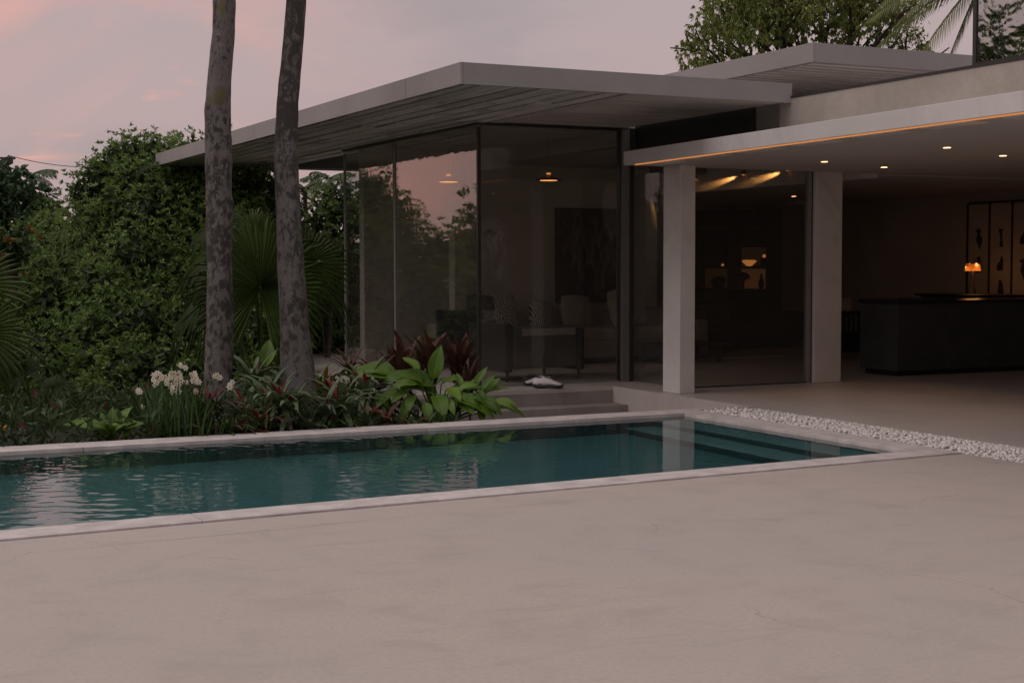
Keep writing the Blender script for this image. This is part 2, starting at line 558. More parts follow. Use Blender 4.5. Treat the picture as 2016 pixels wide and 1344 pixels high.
def soft_box(name, mat, sx, sy, sz, parent, loc=(0, 0, 0), rot=(0, 0, 0), puff=.25, seg=6):
    """cushion: a subdivided box bulged towards its middle"""
    import bmesh
    bm = bmesh.new(); bmesh.ops.create_cube(bm, size=1)
    bmesh.ops.subdivide_edges(bm, edges=bm.edges[:], cuts=seg, use_grid_fill=True)
    for v in bm.verts:
        x, y, z = [c * 2 for c in v.co]
        k = (1 - puff * (.5 * (y * y + z * z)))
        fx = x * (1 - .12 * puff * (y * y + z * z)); fy = y * (1 - puff * .9 * (x * x * .5 + z * z * .5)) ; fz = z * (1 - .12 * puff * (x * x + y * y))
        v.co = (fx * sx / 2, fy * sy / 2, fz * sz / 2)
    me = bpy.data.meshes.new(name); bm.to_mesh(me); bm.free()
    me.materials.append(M[mat]); me.polygons.foreach_set('use_smooth', [True] * len(me.polygons))
    o = link(name, me, parent); o.location = loc; o.rotation_euler = rot
    return o


def np_mesh(name, V, Fq, mat, parent=None, nside=4, smooth=False):
    me = bpy.data.meshes.new(name)
    me.vertices.add(len(V)); me.vertices.foreach_set('co', np.ascontiguousarray(V, dtype=np.float32).ravel())
    nf = len(Fq)
    me.loops.add(nf * nside); me.loops.foreach_set('vertex_index', np.ascontiguousarray(Fq, dtype=np.int32).ravel())
    me.polygons.add(nf); me.polygons.foreach_set('loop_start', np.arange(nf, dtype=np.int32) * nside)
    me.polygons.foreach_set('loop_total', np.full(nf, nside, dtype=np.int32))
    if smooth: me.polygons.foreach_set('use_smooth', np.ones(nf, dtype=bool))
    me.materials.append(M[mat]); me.update(calc_edges=True); me.validate()
    return link(name, me, parent)


def leaf_cloud(name, pos, dirs, length, width, mat, parent=None, fold=.25, droop=.15, kind='stuff'):
    """one small folded, pointed leaf per row: two triangles pairs sharing the midrib"""
    n = len(pos)
    d = dirs / np.maximum(1e-6, np.linalg.norm(dirs, axis=1, keepdims=True))
    rv = ng.normal(size=(n, 3)); side = np.cross(d, rv); side /= np.maximum(1e-6, np.linalg.norm(side, axis=1, keepdims=True))
    nm = np.cross(side, d)
    Ln = (length * ng.uniform(.7, 1.25, n))[:, None]; Wd = (width * ng.uniform(.75, 1.2, n))[:, None]
    p0 = pos; p2 = pos + d * Ln + np.array([0, 0, -1.0]) * Ln * droop
    mid = pos + d * Ln * .48
    pl = mid + side * Wd / 2 + nm * Wd * fold; pr_ = mid - side * Wd / 2 + nm * Wd * fold
    V = np.stack([p0, pl, p2, pr_], 1).reshape(-1, 3)
    b = np.arange(n)[:, None] * 4
    Fc = np.concatenate([b + np.array([[0, 1, 2]]), b + np.array([[0, 2, 3]])], 1).reshape(-1, 3)
    o = np_mesh(name, V, Fc, mat, parent, 3)
    if kind: o['kind'] = kind
    return o


def rosettes(blobs, per, k, up=.5, jit=.16, flat=1.0):
    """twig ends on the outside of a set of blobs, k leaves fanned about each"""
    P = []; D = []
    B = np.array([[*b[0], b[1]] for b in blobs])
    for (c, r) in blobs:
        m_ = int(per * (r / .6) ** 2)
        u = ng.normal(size=(m_, 3)); u /= np.linalg.norm(u, axis=1, keepdims=True)
        rr = r * (1 + np.clip(ng.normal(size=(m_, 1)), -2, 1.5) * jit)
        p = np.array(c) + u * rr * np.array([1, 1, flat])
        # drop those well inside a neighbouring blob
        dd = np.linalg.norm(p[:, None, :] - B[None, :, :3], axis=2) / B[None, :, 3]
        keep = (dd < .72).sum(1) == 0
        p = p[keep]; u = u[keep]
        ax = u + np.array([0, 0, up]); ax /= np.linalg.norm(ax, axis=1, keepdims=True)
        for q in range(k):
            w = ng.normal(size=ax.shape); w /= np.linalg.norm(w, axis=1, keepdims=True)
            P.append(p); D.append(ax * .75 + w * .8)
    return np.concatenate(P), np.concatenate(D)


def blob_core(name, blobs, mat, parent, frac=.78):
    """the dense twigs inside a bush, as large leaves coloured dark for inner shade through its volume"""
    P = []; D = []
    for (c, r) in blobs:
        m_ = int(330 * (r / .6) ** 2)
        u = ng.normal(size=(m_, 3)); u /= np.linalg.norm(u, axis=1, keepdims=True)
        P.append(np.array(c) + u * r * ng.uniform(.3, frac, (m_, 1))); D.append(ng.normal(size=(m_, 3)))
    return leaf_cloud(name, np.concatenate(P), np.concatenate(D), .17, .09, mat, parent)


# ------------------------------------------------------------------ ground, pool, decks (setting)
def terrain():
    xs = np.concatenate([np.linspace(-900, -60, 12), np.linspace(-50, 60, 56), np.linspace(70, 900, 12)])
    ys = np.concatenate([np.linspace(-600, -60, 8), np.linspace(-50, 80, 66), np.linspace(90, 1200, 14)])
    X, Y = np.meshgrid(xs, ys)
    Z = -1.9 - .02 * np.maximum(0, Y - 20) * (Y < 200) - 3.6 * (Y >= 200) + .25 * np.sin(X * .21) * np.cos(Y * .17)
    V = np.stack([X, Y, Z], -1).reshape(-1, 3); nx = len(xs)
    f = [(j * nx + i, j * nx + i + 1, (j + 1) * nx + i + 1, (j + 1) * nx + i) for j in range(len(ys) - 1) for i in range(nx - 1)]
    o = np_mesh('ground', V, np.array(f), 'grass_ground', smooth=True)
    tag(o, kind='structure')


terrain()

# near edge of the pool runs very slightly askew, as seen
NE0, NE1 = (-7.0, 7.86), (8.23, 8.60)      # outer line of near coping


def near_y(x, off=0.0):
    return NE0[1] + (x - NE0[0]) * (NE1[1] - NE0[1]) / (NE1[0] - NE0[0]) + off


ZG = .012
# near deck
s_ = MB().prism([(-14, -9), (8.24, -9), (8.24, near_y(8.24, -.012)), (-14, near_y(-14, -.012))], -.3, 0).build('deck', 'deck')
tag(s_, kind='structure')
for (xa, xb, off_) in ((1.1, 3.6, -.42), (3.7, 4.6, -.40)):
    g_ = MB(); n_ = 26; wob = [rnd.uniform(-.012, .012) for _ in range(n_ + 1)]
    for i in range(n_ + 1):
        x_ = xa + (xb - xa) * i / n_; y_ = near_y(x_, off_) + wob[i]; w_ = .0014 * math.sin(math.pi * min(1, .08 + i / n_ * .9)) + .0004
        g_.v += [(x_, y_ - w_, .0015), (x_, y_ + w_, .0015)]
    g_.f = [(2 * i, 2 * i + 2, 2 * i + 3, 2 * i + 1) for i in range(n_)]
    o_ = g_.build('deck_crack', 'crack'); tag(o_, kind='structure')
# house floor
s_ = MB().prism([(8.95, -9), (19, -9), (19, 27), (9.0, 27), (9.0, 12.46), (8.95, 12.46)], -.3, -.002).build('house_floor', 'house_floor')
tag(s_, kind='structure')
s_ = MB().box(5.76, 8.998, 15.33, 24.6, -.05, -.002).build('pavilion_platform', 'house_floor')
tag(s_, kind='structure')
s_ = MB().box(5.765, 8.994, 15.334, 24.59, -.6, -.0505).build('platform_wall', 'court')
tag(s_, kind='structure')
s_ = MB().box(8.24, 8.95, -9, 12.364, -.3, -.07).build('gravel_bed', 'court'); tag(s_, kind='structure')
# court walls and steps behind the pool
s_ = MB().box(5.77, 8.997, 12.47, 14.9, -.75, -.5).build('court_floor', 'court'); tag(s_, kind='structure')
s_ = MB().box(5.77, 8.994, 14.97, 15.333, -.6, -.20).build('court_step', 'court'); tag(s_, kind='structure')
s_ = MB().box(5.77, 8.993, 14.60, 14.968, -.62, -.40).build('court_step', 'court'); tag(s_, kind='structure')
# planting bed
bxs = np.linspace(-9, 5.755, 60); bys = np.linspace(12.47, 21, 34)
BX, BY = np.meshgrid(bxs, bys)


def bed_z(x, y):
    return -.13 - .10 * np.maximum(0, y - 15) + .03 * np.sin(x * 3.1) * np.cos(y * 2.7) - .45 * np.clip((y - 13.5) / 2, 0, 1) * np.clip((x - 5.0) / 1.2, 0, 1) * 0


BZ = bed_z(BX, BY) + ng.normal(size=BX.shape) * .012
f = [(j * 60 + i, j * 60 + i + 1, (j + 1) * 60 + i + 1, (j + 1) * 60 + i) for j in range(33) for i in range(59)]
s_ = MB().box(5.757, 5.768, 12.47, 21, -1, -.10).build('bed_edge', 'court'); tag(s_, kind='structure')
o = np_mesh('planting_bed', np.stack([BX, BY, BZ], -1).reshape(-1, 3), np.array(f), 'soil', smooth=True)
tag(o, kind='structure')

# pool basin: inner faces
XR, YF, ZW, ZB = 7.95, 12.13, -.019, -1.05
XL = -7.0


def basin():
    b = MB()
    y0l, y0r = near_y(XL, .27), near_y(XR, .27)
    t = .25
    # floor
    b.prism([(XL - t, y0l - t), (XR + .2, y0r - t), (XR + .2, YF + .2), (XL - t, YF + .2)], ZB - .2, ZB)
    o = b.build('pool_floor', 'pool'); tag(o, kind='structure')
    b = MB()
    ZB_ = ZB + .001
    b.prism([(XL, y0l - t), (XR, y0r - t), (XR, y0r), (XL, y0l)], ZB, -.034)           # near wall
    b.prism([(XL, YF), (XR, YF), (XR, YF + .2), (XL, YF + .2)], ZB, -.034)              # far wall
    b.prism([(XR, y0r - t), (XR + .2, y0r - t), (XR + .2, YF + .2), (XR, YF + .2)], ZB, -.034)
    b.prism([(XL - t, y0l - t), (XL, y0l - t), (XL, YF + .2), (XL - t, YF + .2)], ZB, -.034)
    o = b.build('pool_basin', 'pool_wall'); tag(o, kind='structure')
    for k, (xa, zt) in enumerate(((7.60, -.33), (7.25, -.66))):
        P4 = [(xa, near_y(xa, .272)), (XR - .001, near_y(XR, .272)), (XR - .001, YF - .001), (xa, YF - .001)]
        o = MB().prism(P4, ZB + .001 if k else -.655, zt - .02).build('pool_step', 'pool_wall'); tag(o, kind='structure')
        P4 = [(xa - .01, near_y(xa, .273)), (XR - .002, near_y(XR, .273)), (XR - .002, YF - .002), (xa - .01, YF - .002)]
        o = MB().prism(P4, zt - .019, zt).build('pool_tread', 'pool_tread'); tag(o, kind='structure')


basin()


def water():
    nx, ny = 760, 260
    u = np.linspace(0, 1, nx); v = np.linspace(0, 1, ny)
    x = -1.5 + (XR + 1.5) * u
    X_, V_ = np.meshgrid(x, v)
    Y0 = NE0[1] + (X_ - NE0[0]) * (NE1[1] - NE0[1]) / (NE1[0] - NE0[0]) + .27
    Y_ = Y0 + (YF - Y0) * V_
    Z = np.zeros_like(X_)
    for k in range(34):
        lam = ng.uniform(.055, .22); th = ng.normal(1.15, .75); ph = ng.uniform(0, 6.28)
        kk = 2 * np.pi / lam
        Z += lam * .0010 * np.sin(kk * (X_ * np.cos(th) + Y_ * np.sin(th)) + ph + .8 * np.sin(1.7 * X_ + ph) + .6 * np.sin(2.3 * Y_ - ph))
    patch = .5 + .5 * np.sin(1.9 * X_ + 1.3 * np.sin(1.1 * Y_ + .6) + .4) * np.cos(1.35 * Y_ + .7 * X_)
    calm = np.clip((6.6 - X_) / 2.2, 0, 1)
    Z *= (.10 + .90 * calm) * (.35 + .85 * patch ** 1.3)
    V = np.stack([X_, Y_, ZW + Z], -1).reshape(-1, 3)
    a = (np.arange(ny - 1)[:, None] * nx + np.arange(nx - 1)[None]).reshape(-1, 1)
    F4 = a + np.array([[0, 1, nx + 1, nx]])
    yl = near_y(XL, .27); y1 = near_y(-1.5, .27)
    n0 = len(V)
    V = np.concatenate([V, [(XL, yl, ZW), (-1.501, y1, ZW), (-1.501, YF, ZW), (XL, YF, ZW)]])
    F4 = np.concatenate([F4, [[n0, n0 + 1, n0 + 2, n0 + 3]]])
    o = np_mesh('pool_water', V, F4, 'water', smooth=True)
    tag(o, kind='structure')


water()

# coping stones
cop = thing('pool_coping', 'pale stone coping framing the long green swimming pool', 'pool edge', (4, 10, 0))
cop.location = (0, 0, 0)
x = XL
while x < 8.2:
    x2 = min(x + 1.52, 8.23)
    if 8.23 - x2 < .5: x2 = 8.23
    dz = rnd.uniform(-.0015, .0015)
    MB().prism([(x + .002, near_y(x)), (x2 - .002, near_y(x2)), (x2 - .002, near_y(x2, .275)), (x + .002, near_y(x, .275))], -.032, ZG + dz).build('coping_stone', 'coping', cop, bevel=.004)
    x = x2
x = XL
while x < 8.9:
    x2 = min(x + 1.52, 8.99)
    if 8.99 - x2 < .5: x2 = 8.99
    dz = rnd.uniform(-.0015, .0015)
    xs2 = min(x2, 8.24)
    if x2 > 8.25: MB().box(max(x, 8.24) + .002, x2 - .002, 12.365, 12.465, -.10, ZG + dz - .001).build('coping_stone', 'coping', cop, bevel=.004)
    if xs2 - x > .01: MB().box(x + .002, xs2 - .002, YF - .01, 12.465, -.032, ZG + dz).build('coping_stone', 'coping', cop, bevel=.004)
    x = x2
y = near_y(8.2, .277)
while y < YF - .1:
    y2 = min(y + 1.18, YF - .013)
    MB().box(7.935, 8.235, y + .002, y2 - .002, -.032, ZG + rnd.uniform(-.0015, .0015)).build('coping_stone', 'coping', cop, bevel=.004)
    y = y2


# pebbles
def pebbles():
    ico = np.array([(0, 0, 1), (.894, 0, .447), (.276, .851, .447), (-.724, .526, .447), (-.724, -.526, .447), (.276, -.851, .447),
                    (.724, .526, -.447), (-.276, .851, -.447), (-.894, 0, -.447), (-.276, -.851, -.447), (.724, -.526, -.447), (0, 0, -1)])
    fc = np.array([(0, 1, 2), (0, 2, 3), (0, 3, 4), (0, 4, 5), (0, 5, 1), (1, 6, 2), (2, 7, 3), (3, 8, 4), (4, 9, 5), (5, 10, 1),
                   (6, 7, 2), (7, 8, 3), (8, 9, 4), (9, 10, 5), (10, 6, 1), (11, 7, 6), (11, 8, 7), (11, 9, 8), (11, 10, 9), (11, 6, 10)])
    n = 10500
    yy = ng.uniform(6.6, 12.35, n); xx = ng.uniform(8.262, 8.93, n)
    layer = ng.uniform(0, 1, n)
    zz = -.055 + layer * .065 - .02 * np.abs((xx - 8.6) / .33) ** 3
    s = ng.uniform(.013, .026, (n, 1)) * np.array([[1, .8, .62]]) * ng.uniform(.8, 1.2, (n, 3))
    th = ng.uniform(0, 2 * np.pi, n); ph = ng.normal(0, .5, n)
    V = ico[None] * s[:, None, :]
    c, s2 = np.cos(ph)[:, None], np.sin(ph)[:, None]
    V = np.stack([V[..., 0] * c - V[..., 2] * s2, V[..., 1], V[..., 0] * s2 + V[..., 2] * c], -1)
    c, s2 = np.cos(th)[:, None], np.sin(th)[:, None]
    V = np.stack([V[..., 0] * c - V[..., 1] * s2, V[..., 0] * s2 + V[..., 1] * c, V[..., 2]], -1)
    V += np.stack([xx, yy, zz], -1)[:, None, :]
    Fc = (np.arange(n)[:, None, None] * 12 + fc[None]).reshape(-1, 3)
    o = np_mesh('white_pebbles', V.reshape(-1, 3), Fc, 'pebble', None, 3, smooth=True)
    tag(o, 'loose white pebbles filling the drain strip beside the pool coping', 'pebbles', kind='stuff')


pebbles()

# ------------------------------------------------------------------ glass pavilion
ZS = 3.185     # soffit
pav = thing('glass_pavilion', 'glass walled pavilion under the large grey flat roof with deep eaves', 'building')
roof = bx('roof', 'fascia', 5.745, 9.52, 12.59, 25.2, 3.225, 3.375, pav)
# fascia panels on the left eave
cuts = [12.553, 13.92, 16.4, 19.33, 22.0, 22.58, 24.11, 25.24]
for a, b_ in zip(cuts[:-1], cuts[1:]):
    if b_ == 22.0: pass
for a, b_ in ((12.553, 13.92), (13.92, 19.33), (19.33, 22.58), (22.58, 24.11), (24.11, 25.24)):
    bx('fascia_panel', 'fascia', 5.71, 5.742, a + .004, b_ - .004, 3.185, 3.392, roof, bevel=.002)
bx('fascia_panel', 'fascia', 5.744, 9.56, 12.555, 12.586, 3.186, 3.391, roof, bevel=.002)
bx('fascia_panel', 'fascia', 5.744, 9.5, 25.205, 25.236, 3.186, 3.391, roof, bevel=.002)
bx('fascia_panel', 'fascia', 9.524, 9.56, 12.59, 12.75, 3.187, 3.39, roof, bevel=.002)
# soffit boards
edges = [5.765, 5.93, 6.12, 6.37, 6.60, 6.86, 7.10, 7.33, 7.56, 7.80]
bx('gap_shade_sheet', 'dark_gap', 5.75, 9.51, 12.6, 25.19, 3.2222, 3.2245, roof)  # dark sheet added as painted shade between the boards
for i, (xa, xb) in enumerate(zip(edges[:-1], edges[1:])):
    yb = 12.61 + (0 if i % 2 else -1.1)
    while yb < 25.1:
        ya = max(12.61, yb); y2 = min(25.18, yb + 2.2 + .25 * (i % 3))
        if y2 - ya > .05:
            dz = rnd.uniform(-.008, .008)
            bx('soffit_board', 'board', xa + .021, xb - .021, ya + .03, y2 - .03, ZS + .008 + dz, 3.222, roof)
        yb += 2.2 + .25 * (i % 3)
ys_ = [12.61, 13.2, 13.85, 14.5, 15.15, 15.86]
for ya, y2 in zip(ys_[:-1], ys_[1:]):
    bx('soffit_board', 'board_pale', 7.81, 9.50, ya + .006, y2 - .006, ZS + .012, 3.222, roof)
bx('ceiling', 'board_pale', 7.81, 9.50, 15.98, 20.0, ZS + .01, 3.222, pav)
bx('ceiling', 'board_pale', 7.52, 7.80, 15.98, 20.3, ZS + .01, 3.222, pav)
bx('ceiling', 'board_pale', 9.505, 12.7, 15.83, 20.3, ZS + .01, 3.222, pav)
bx('bulkhead', 'inner_wall', 9.66, 9.72, 15.9, 20.05, 3.0, ZS + .009, pav)
bx('head_beam', 'dark_metal', 7.42, 9.46, 15.875, 15.975, ZS - .022, ZS + .008, pav)
bx('head_beam', 'dark_metal', 7.42, 7.50, 15.98, 20.6, ZS - .022, ZS + .008, pav)
# panes
for ya, y2 in ((15.94, 18.555), (18.625, 20.56)):
    bx('glass_pane', 'glass', 7.455, 7.467, ya, y2, .02, ZS - .024, pav)
bx('glass_pane', 'glass', 7.49, 9.415, 15.90, 15.912, .02, ZS - .024, pav)
bx('mullion', 'dark_metal', 7.445, 7.485, 15.885, 15.925, 0, ZS - .05, pav)
bx('mullion', 'light_metal', 7.44, 7.475, 18.56, 18.59, 0, ZS - .05, pav)
bx('mullion', 'dark_metal', 7.44, 7.475, 18.593, 18.62, 0, ZS - .05, pav)
bx('mullion', 'light_metal', 7.44, 7.475, 20.563, 20.585, 0, ZS - .05, pav)
bx('sill', 'light_metal', 7.49, 9.41, 15.885, 15.93, 0, .018, pav)
bx('sill', 'light_metal', 7.44, 7.48, 15.93, 18.55, 0, .018, pav)
bx('pier', 'pier', 9.43, 9.54, 15.84, 15.98, 0, ZS, pav)
bx('mullion', 'dark_metal', 9.42, 9.4285, 15.87, 15.95, 0, ZS, pav)
bx('mullion', 'dark_metal', 9.5415, 9.60, 15.82, 15.87, 0, ZS, pav)
# back wall and its return, interior column, ceiling lights
bx('wall', 'inner_wall', 7.56, 12.6, 20.06, 20.25, 0, 3.21, pav)
bx('wall', 'inner_wall', 12.42, 12.6, 20.252, 27, 0, 3.0, pav)
bx('column', 'inner_col', 8.58, 8.76, 19.1, 19.3, 0, 3.19, pav)
# clerestory over the terrace slab, with its end post
bx('clerestory_panel', 'black_panel', 9.60, 9.64, 13.22, 15.81, 2.785, ZS + .03, pav)
bx('end_post', 'pier', 9.58, 9.66, 12.76, 13.215, 2.785, ZS + .03, pav)
bx('glass_pane', 'glass', 9.60, 9.612, 14.70, 15.81, .02, 2.61, pav)

# ------------------------------------------------------------------ terrace wing
wing = thing('terrace_wing', 'white open terrace wing with glowing strip along its thick slab roof', 'building')
slab = MB().prism([(8.62, 14.45), (8.20, 6.78), (7.7, -3), (17.2, -3), (17.2, 14.45)], 2.62, 2.776).build('roof_slab', 'slab_white', wing, bevel=.004)
MB().prism([(8.66, 14.40), (8.25, 6.9), (7.76, -2.9), (17.1, -2.9), (17.1, 14.40)], 2.6165, 2.6195).build('ceiling_plaster', 'slab_ceiling', wing)
# led strip under the slab edge, perforated plates behind it
ex = lambda y, o=0.0: 8.62 + (y - 14.45) * (.42 / 7.67) + o
MB().prism([(ex(14.2, .012), 14.2), (ex(-2.5, .012), -2.5), (ex(-2.5, .028), -2.5), (ex(14.2, .028), 14.2)], 2.606, 2.6155).build('led_strip', 'led', wing)
y = 14.1
k = 0
while y > 2:
    MB().prism([(ex(y, .10), y), (ex(y - .62, .10), y - .62), (ex(y - .62, .27), y - .62), (ex(y, .27), y)], 2.6060, 2.6155).build('ceiling_plate', 'plate', wing)
    y -= .95
# columns
bx('column', 'white_wall', 9.13, 9.335, 14.04, 14.40, 0, 2.616, wing, bevel=.006)
bx('column', 'white_wall', 11.47, 11.89, 14.57, 14.72, 0, 2.75, wing, bevel=.006)
# glazing between the columns
bx('glass_pane', 'glass', 9.66, 11.40, 14.645, 14.657, .01, 2.70, wing)
bx('mullion', 'dark_metal', 11.443, 11.466, 14.62, 14.68, 0, 2.70, wing)
bx('mullion', 'light_metal', 11.40, 11.44, 14.61, 14.69, 0, 2.70, wing)
bx('mullion', 'dark_metal', 9.60, 9.655, 14.61, 14.69, 0, 2.615, wing)
bx('floor_track', 'dark_metal', 9.66, 11.40, 14.63, 14.67, 0, .009, wing)
# upper wall with black flashing
bx('upper_wall', 'upper_wall', 9.55, 9.78, -3, 12.755, 2.78, 3.235, wing)
bx('flashing', 'dark_metal', 9.54, 9.79, -3, 12.757, 3.236, 3.262, wing)
# room behind
bx('ceiling', 'slab_ceiling', 9.65, 12.5, 14.74, 20.04, 3.0, 3.1, wing)
bx('bulkhead', 'white_wall', 12.5, 12.6, 14.74, 20.04, 2.585, 3.0, wing)
bx('ceiling', 'slab_ceiling', 12.61, 17.2, 14.46, 27, 2.60, 2.8, wing)
bx('fascia', 'slab_white', 9.65, 12.61, 14.455, 14.735, 2.76, 3.05, wing)
bx('wall', 'inner_wall_far', 17.0, 17.2, -3, 27, 0, 2.599, wing)
bx('wall', 'inner_wall_far', 12.61, 16.99, 26.8, 27, 0, 2.599, wing)

# upper roof and glazed upper box
ur = thing('upper_roof', 'smaller grey flat roof with slatted soffit rising behind the concrete wall', 'roof')
XU, YU, ZU, ZT = 10.5, 13.41, 3.78, 4.0
bx('roof_slab', 'fascia', XU + .03, 19.0, YU + .03, 22.0, ZU + .05, ZT - .01, ur)
bx('fascia_panel', 'fascia', XU, XU + .028, YU, 22.0, ZU, ZT, ur, bevel=.002)
bx('fascia_panel', 'fascia', XU + .03, 19.0, YU, YU + .028, ZU + .0005, ZT - .0005, ur, bevel=.002)
bx('gap_shade_sheet', 'dark_gap', XU + .031, 18.9, YU + .031, 21.9, ZU + .034, ZU + .049, ur)  # same painted shade behind the slat gaps
y = YU + .09
while y < 20.5:
    bx('slat', 'slat', XU + .06, 18.8, y, y + .125, ZU - .004, ZU + .020, ur)
    y += .20
bx('stair_wall', 'pier', 11.6, 18.5, 18.5, 18.7, 2.85, ZU + .005, ur)

ub = thing('upper_glass_box', 'dark glazed upper storey mirroring the sunset above the concrete wall', 'building')
bx('glass_pane', 'upper_glass', 9.60, 9.615, 5.2, 9.92, 3.27, 6.4, ub)
bx('mullion', 'dark_metal', 9.585, 9.64, 9.925, 9.965, 3.265, 6.45, ub)
bx('glass_pane', 'upper_glass', 9.65, 14, 9.93, 9.945, 3.27, 6.4, ub)
bx('sill', 'dark_metal', 9.58, 9.64, 5.2, 9.92, 3.264, 3.285, ub)
bx('inner_wall', 'dark_gap', 10.6, 10.7, 4.0, 9.9, 3.27, 6.4, ub)
bx('roof', 'fascia', 9.3, 14, 4.0, 10.1, 6.46, 6.6, ub)


# ------------------------------------------------------------------ downlights
def spot(name, loc, target, energy, size, parent=None, col=(1, .62, .32), blend=.6, rad=.03):
    d = bpy.data.lights.new(name, 'SPOT'); d.energy = energy; d.spot_size = size; d.spot_blend = blend; d.color = col
    d.shadow_soft_size = rad
    o = bpy.data.objects.new(name, d); COL.objects.link(o); o.location = loc
    dv = Vector(target) - Vector(loc); o.rotation_euler = dv.to_track_quat('-Z', 'Y').to_euler()
    return o


ring_me = MB().lathe([(.030, 0), (.048, 0), (.050, -.004), (.030, -.006)], 20).mesh('trim_ring', 'slab_white')
disc_me = MB().lathe([(.002, -.002), (.036, -.002), (.036, -.0075), (.002, -.0075)], 20).mesh('bulb', 'bulb')


def downlight(x, y, z, label, e=9, s=1.0):
    t = thing('recessed_downlight', label, 'ceiling light', (x, y, z), group='recessed downlights in the ceilings')
    r = link('trim_ring', ring_me, t); b_ = link('bulb', disc_me, t)
    r.scale = b_.scale = (s, s, 1)
    if e: spot('downlight_beam', (x, y, z - .03), (x, y, 0), e * 1.0, R(62), col=(1, .50, .24)).parent = None
    return t


for (x, y, lab, e) in ((10.27, 12.90, 'glowing ceiling light nearest above the two white columns', 9),
                       (11.51, 13.36, 'glowing ceiling light just beyond the thick second column', 9),
                       (10.10, 10.82, 'highest glowing ceiling light, nearest to the slab edge strip', 9),
                       (11.40, 11.39, 'glowing ceiling light closest to the frame edge over the terrace', 9)):
    downlight(x, y, 2.6160, lab, e)
downlight(14.9, 19.5, 2.599, 'tiny ceiling light deep in the room behind the terrace glazing', 0)
# wall washers on the bulkhead
for (y, lab) in ((18.75, 'faint brass wall washer beside the slim column'), (17.50, 'middle wall washer throwing an orange streak on the ceiling step'),
                 (16.45, 'wall washer throwing an orange streak nearest the thick column')):
    t = thing('wall_washer', lab, 'ceiling light', (12.46, y, 2.80), group='wall washers on the ceiling step')
    MB().lathe([(.012, -.02), (.026, -.02), (.03, .03), (.01, .035)], 14).build('housing', 'brass', t)
    MB().lathe([(.004, -.028), (.022, -.028), (.022, -.0205), (.004, -.0205)], 14).build('bulb', 'lamp_glow', t)
    spot('washer_beam', (12.455, y + .04, 2.785), (12.55, y + .95, 2.655), 2 if y > 18 else 170, R(12), col=(1, .45, .12), blend=1.0, rad=.015)


def pend(px, py, yy, lab):
    r = at(px, py, 1) - CAM; p = CAM + r * (yy / r.y)
    t = thing('pendant_lamp', lab, 'pendant lamp', p, group='pendant lamps in the glass pavilion')
    MB().lathe([(.17, 0), (.19, .012), (.06, .04), (.02, .06), (.012, .075)], 20).build('shade', 'brass', t, smooth=True)
    MB().lathe([(.03, -.006), (.12, -.006), (.12, -.001), (.03, -.001)], 20).build('diffuser', 'lamp_bulb', t)
    MB().tube([(0, 0, .07), (0, 0, 3.18 - p.z)], .0015, 6).build('cable', 'dark_metal', t)
    MB().lathe([(.004, .078), (.03, .078), (.03, .10), (.004, .10)], 12).build('bulb', 'lamp_glow', t)


pend(883, 358, 17.6, 'dish shaped glowing pendant behind the pavilion side glass')
pend(1080, 355, 17.6, 'dish shaped glowing pendant behind the pavilion front glass, before the painting')

# ------------------------------------------------------------------ furniture in the pavilion
t = thing('painting', 'large dark abstract painting of pale draped forms on the pavilion wall', 'painting', (11.30, 20.03, 0))
bx('frame', 'dark_metal', -.58, .58, -.03, .02, .88, 2.36, t)
bx('canvas', 'canvas', -.55, .55, -.036, -.031, .91, 2.33, t)


def ribbon(pts, w, y, nm='painted_form'):
    b = MB()
    n = len(pts)
    for i, (x, z, k) in enumerate(pts):
        b.v += [(x - w * k, y, z), (x + w * k, y, z)]
    for i in range(n - 1): b.f.append((2 * i, 2 * i + 1, 2 * i + 3, 2 * i + 2))
    return b


for (x0, z0, z1, w_, ph_) in ((-.30, 2.1, 1.5, .05, .3), (-.18, 2.2, 1.05, .075, 1.2), (-.05, 2.1, 1.3, .04, 2.2), (.10, 2.2, 1.0, .06, .7), (.24, 2.05, 1.1, .08, 3.0), (.36, 2.15, 1.6, .04, 4.0), (.2, 1.3, .95, .09, 5.0)):
    n_ = 14
    ribbon([(x0 + .05 * math.sin(ph_ + k * .7), z0 + (z1 - z0) * k / (n_ - 1), (.25 + .75 * math.sin(math.pi * k / (n_ - 1))) * (1 + .35 * math.sin(ph_ * 3 + k * 1.7))) for k in range(n_)], w_, -.0385 - .001 * x0).build('painted_form', 'paint', t)
t = thing('sofa', 'long beige sofa with loose cushions against the pavilion back wall', 'sofa', (10.9, 19.35, 0))
bx('base', 'beige', -2.2, 1.7, -.45, .45, .08, .34, t, bevel=.03)
bx('plinth', 'dark_metal', -2.1, 1.6, -.38, .4, 0, .079, t)
for i in range(3):
    soft_box('seat_cushion', 'beige', 1.26, .86, .2, t, (-1.53 + 1.28 * i, -.03, .43), puff=.08)
bx('backrest', 'beige', -2.2, 1.7, .36, .58, .34, .80, t, bevel=.04)
bx('armrest', 'beige', -2.42, -2.205, -.45, .58, .08, .62, t, bevel=.03)
bx('armrest', 'beige', 1.705, 1.92, -.45, .58, .08, .62, t, bevel=.03)
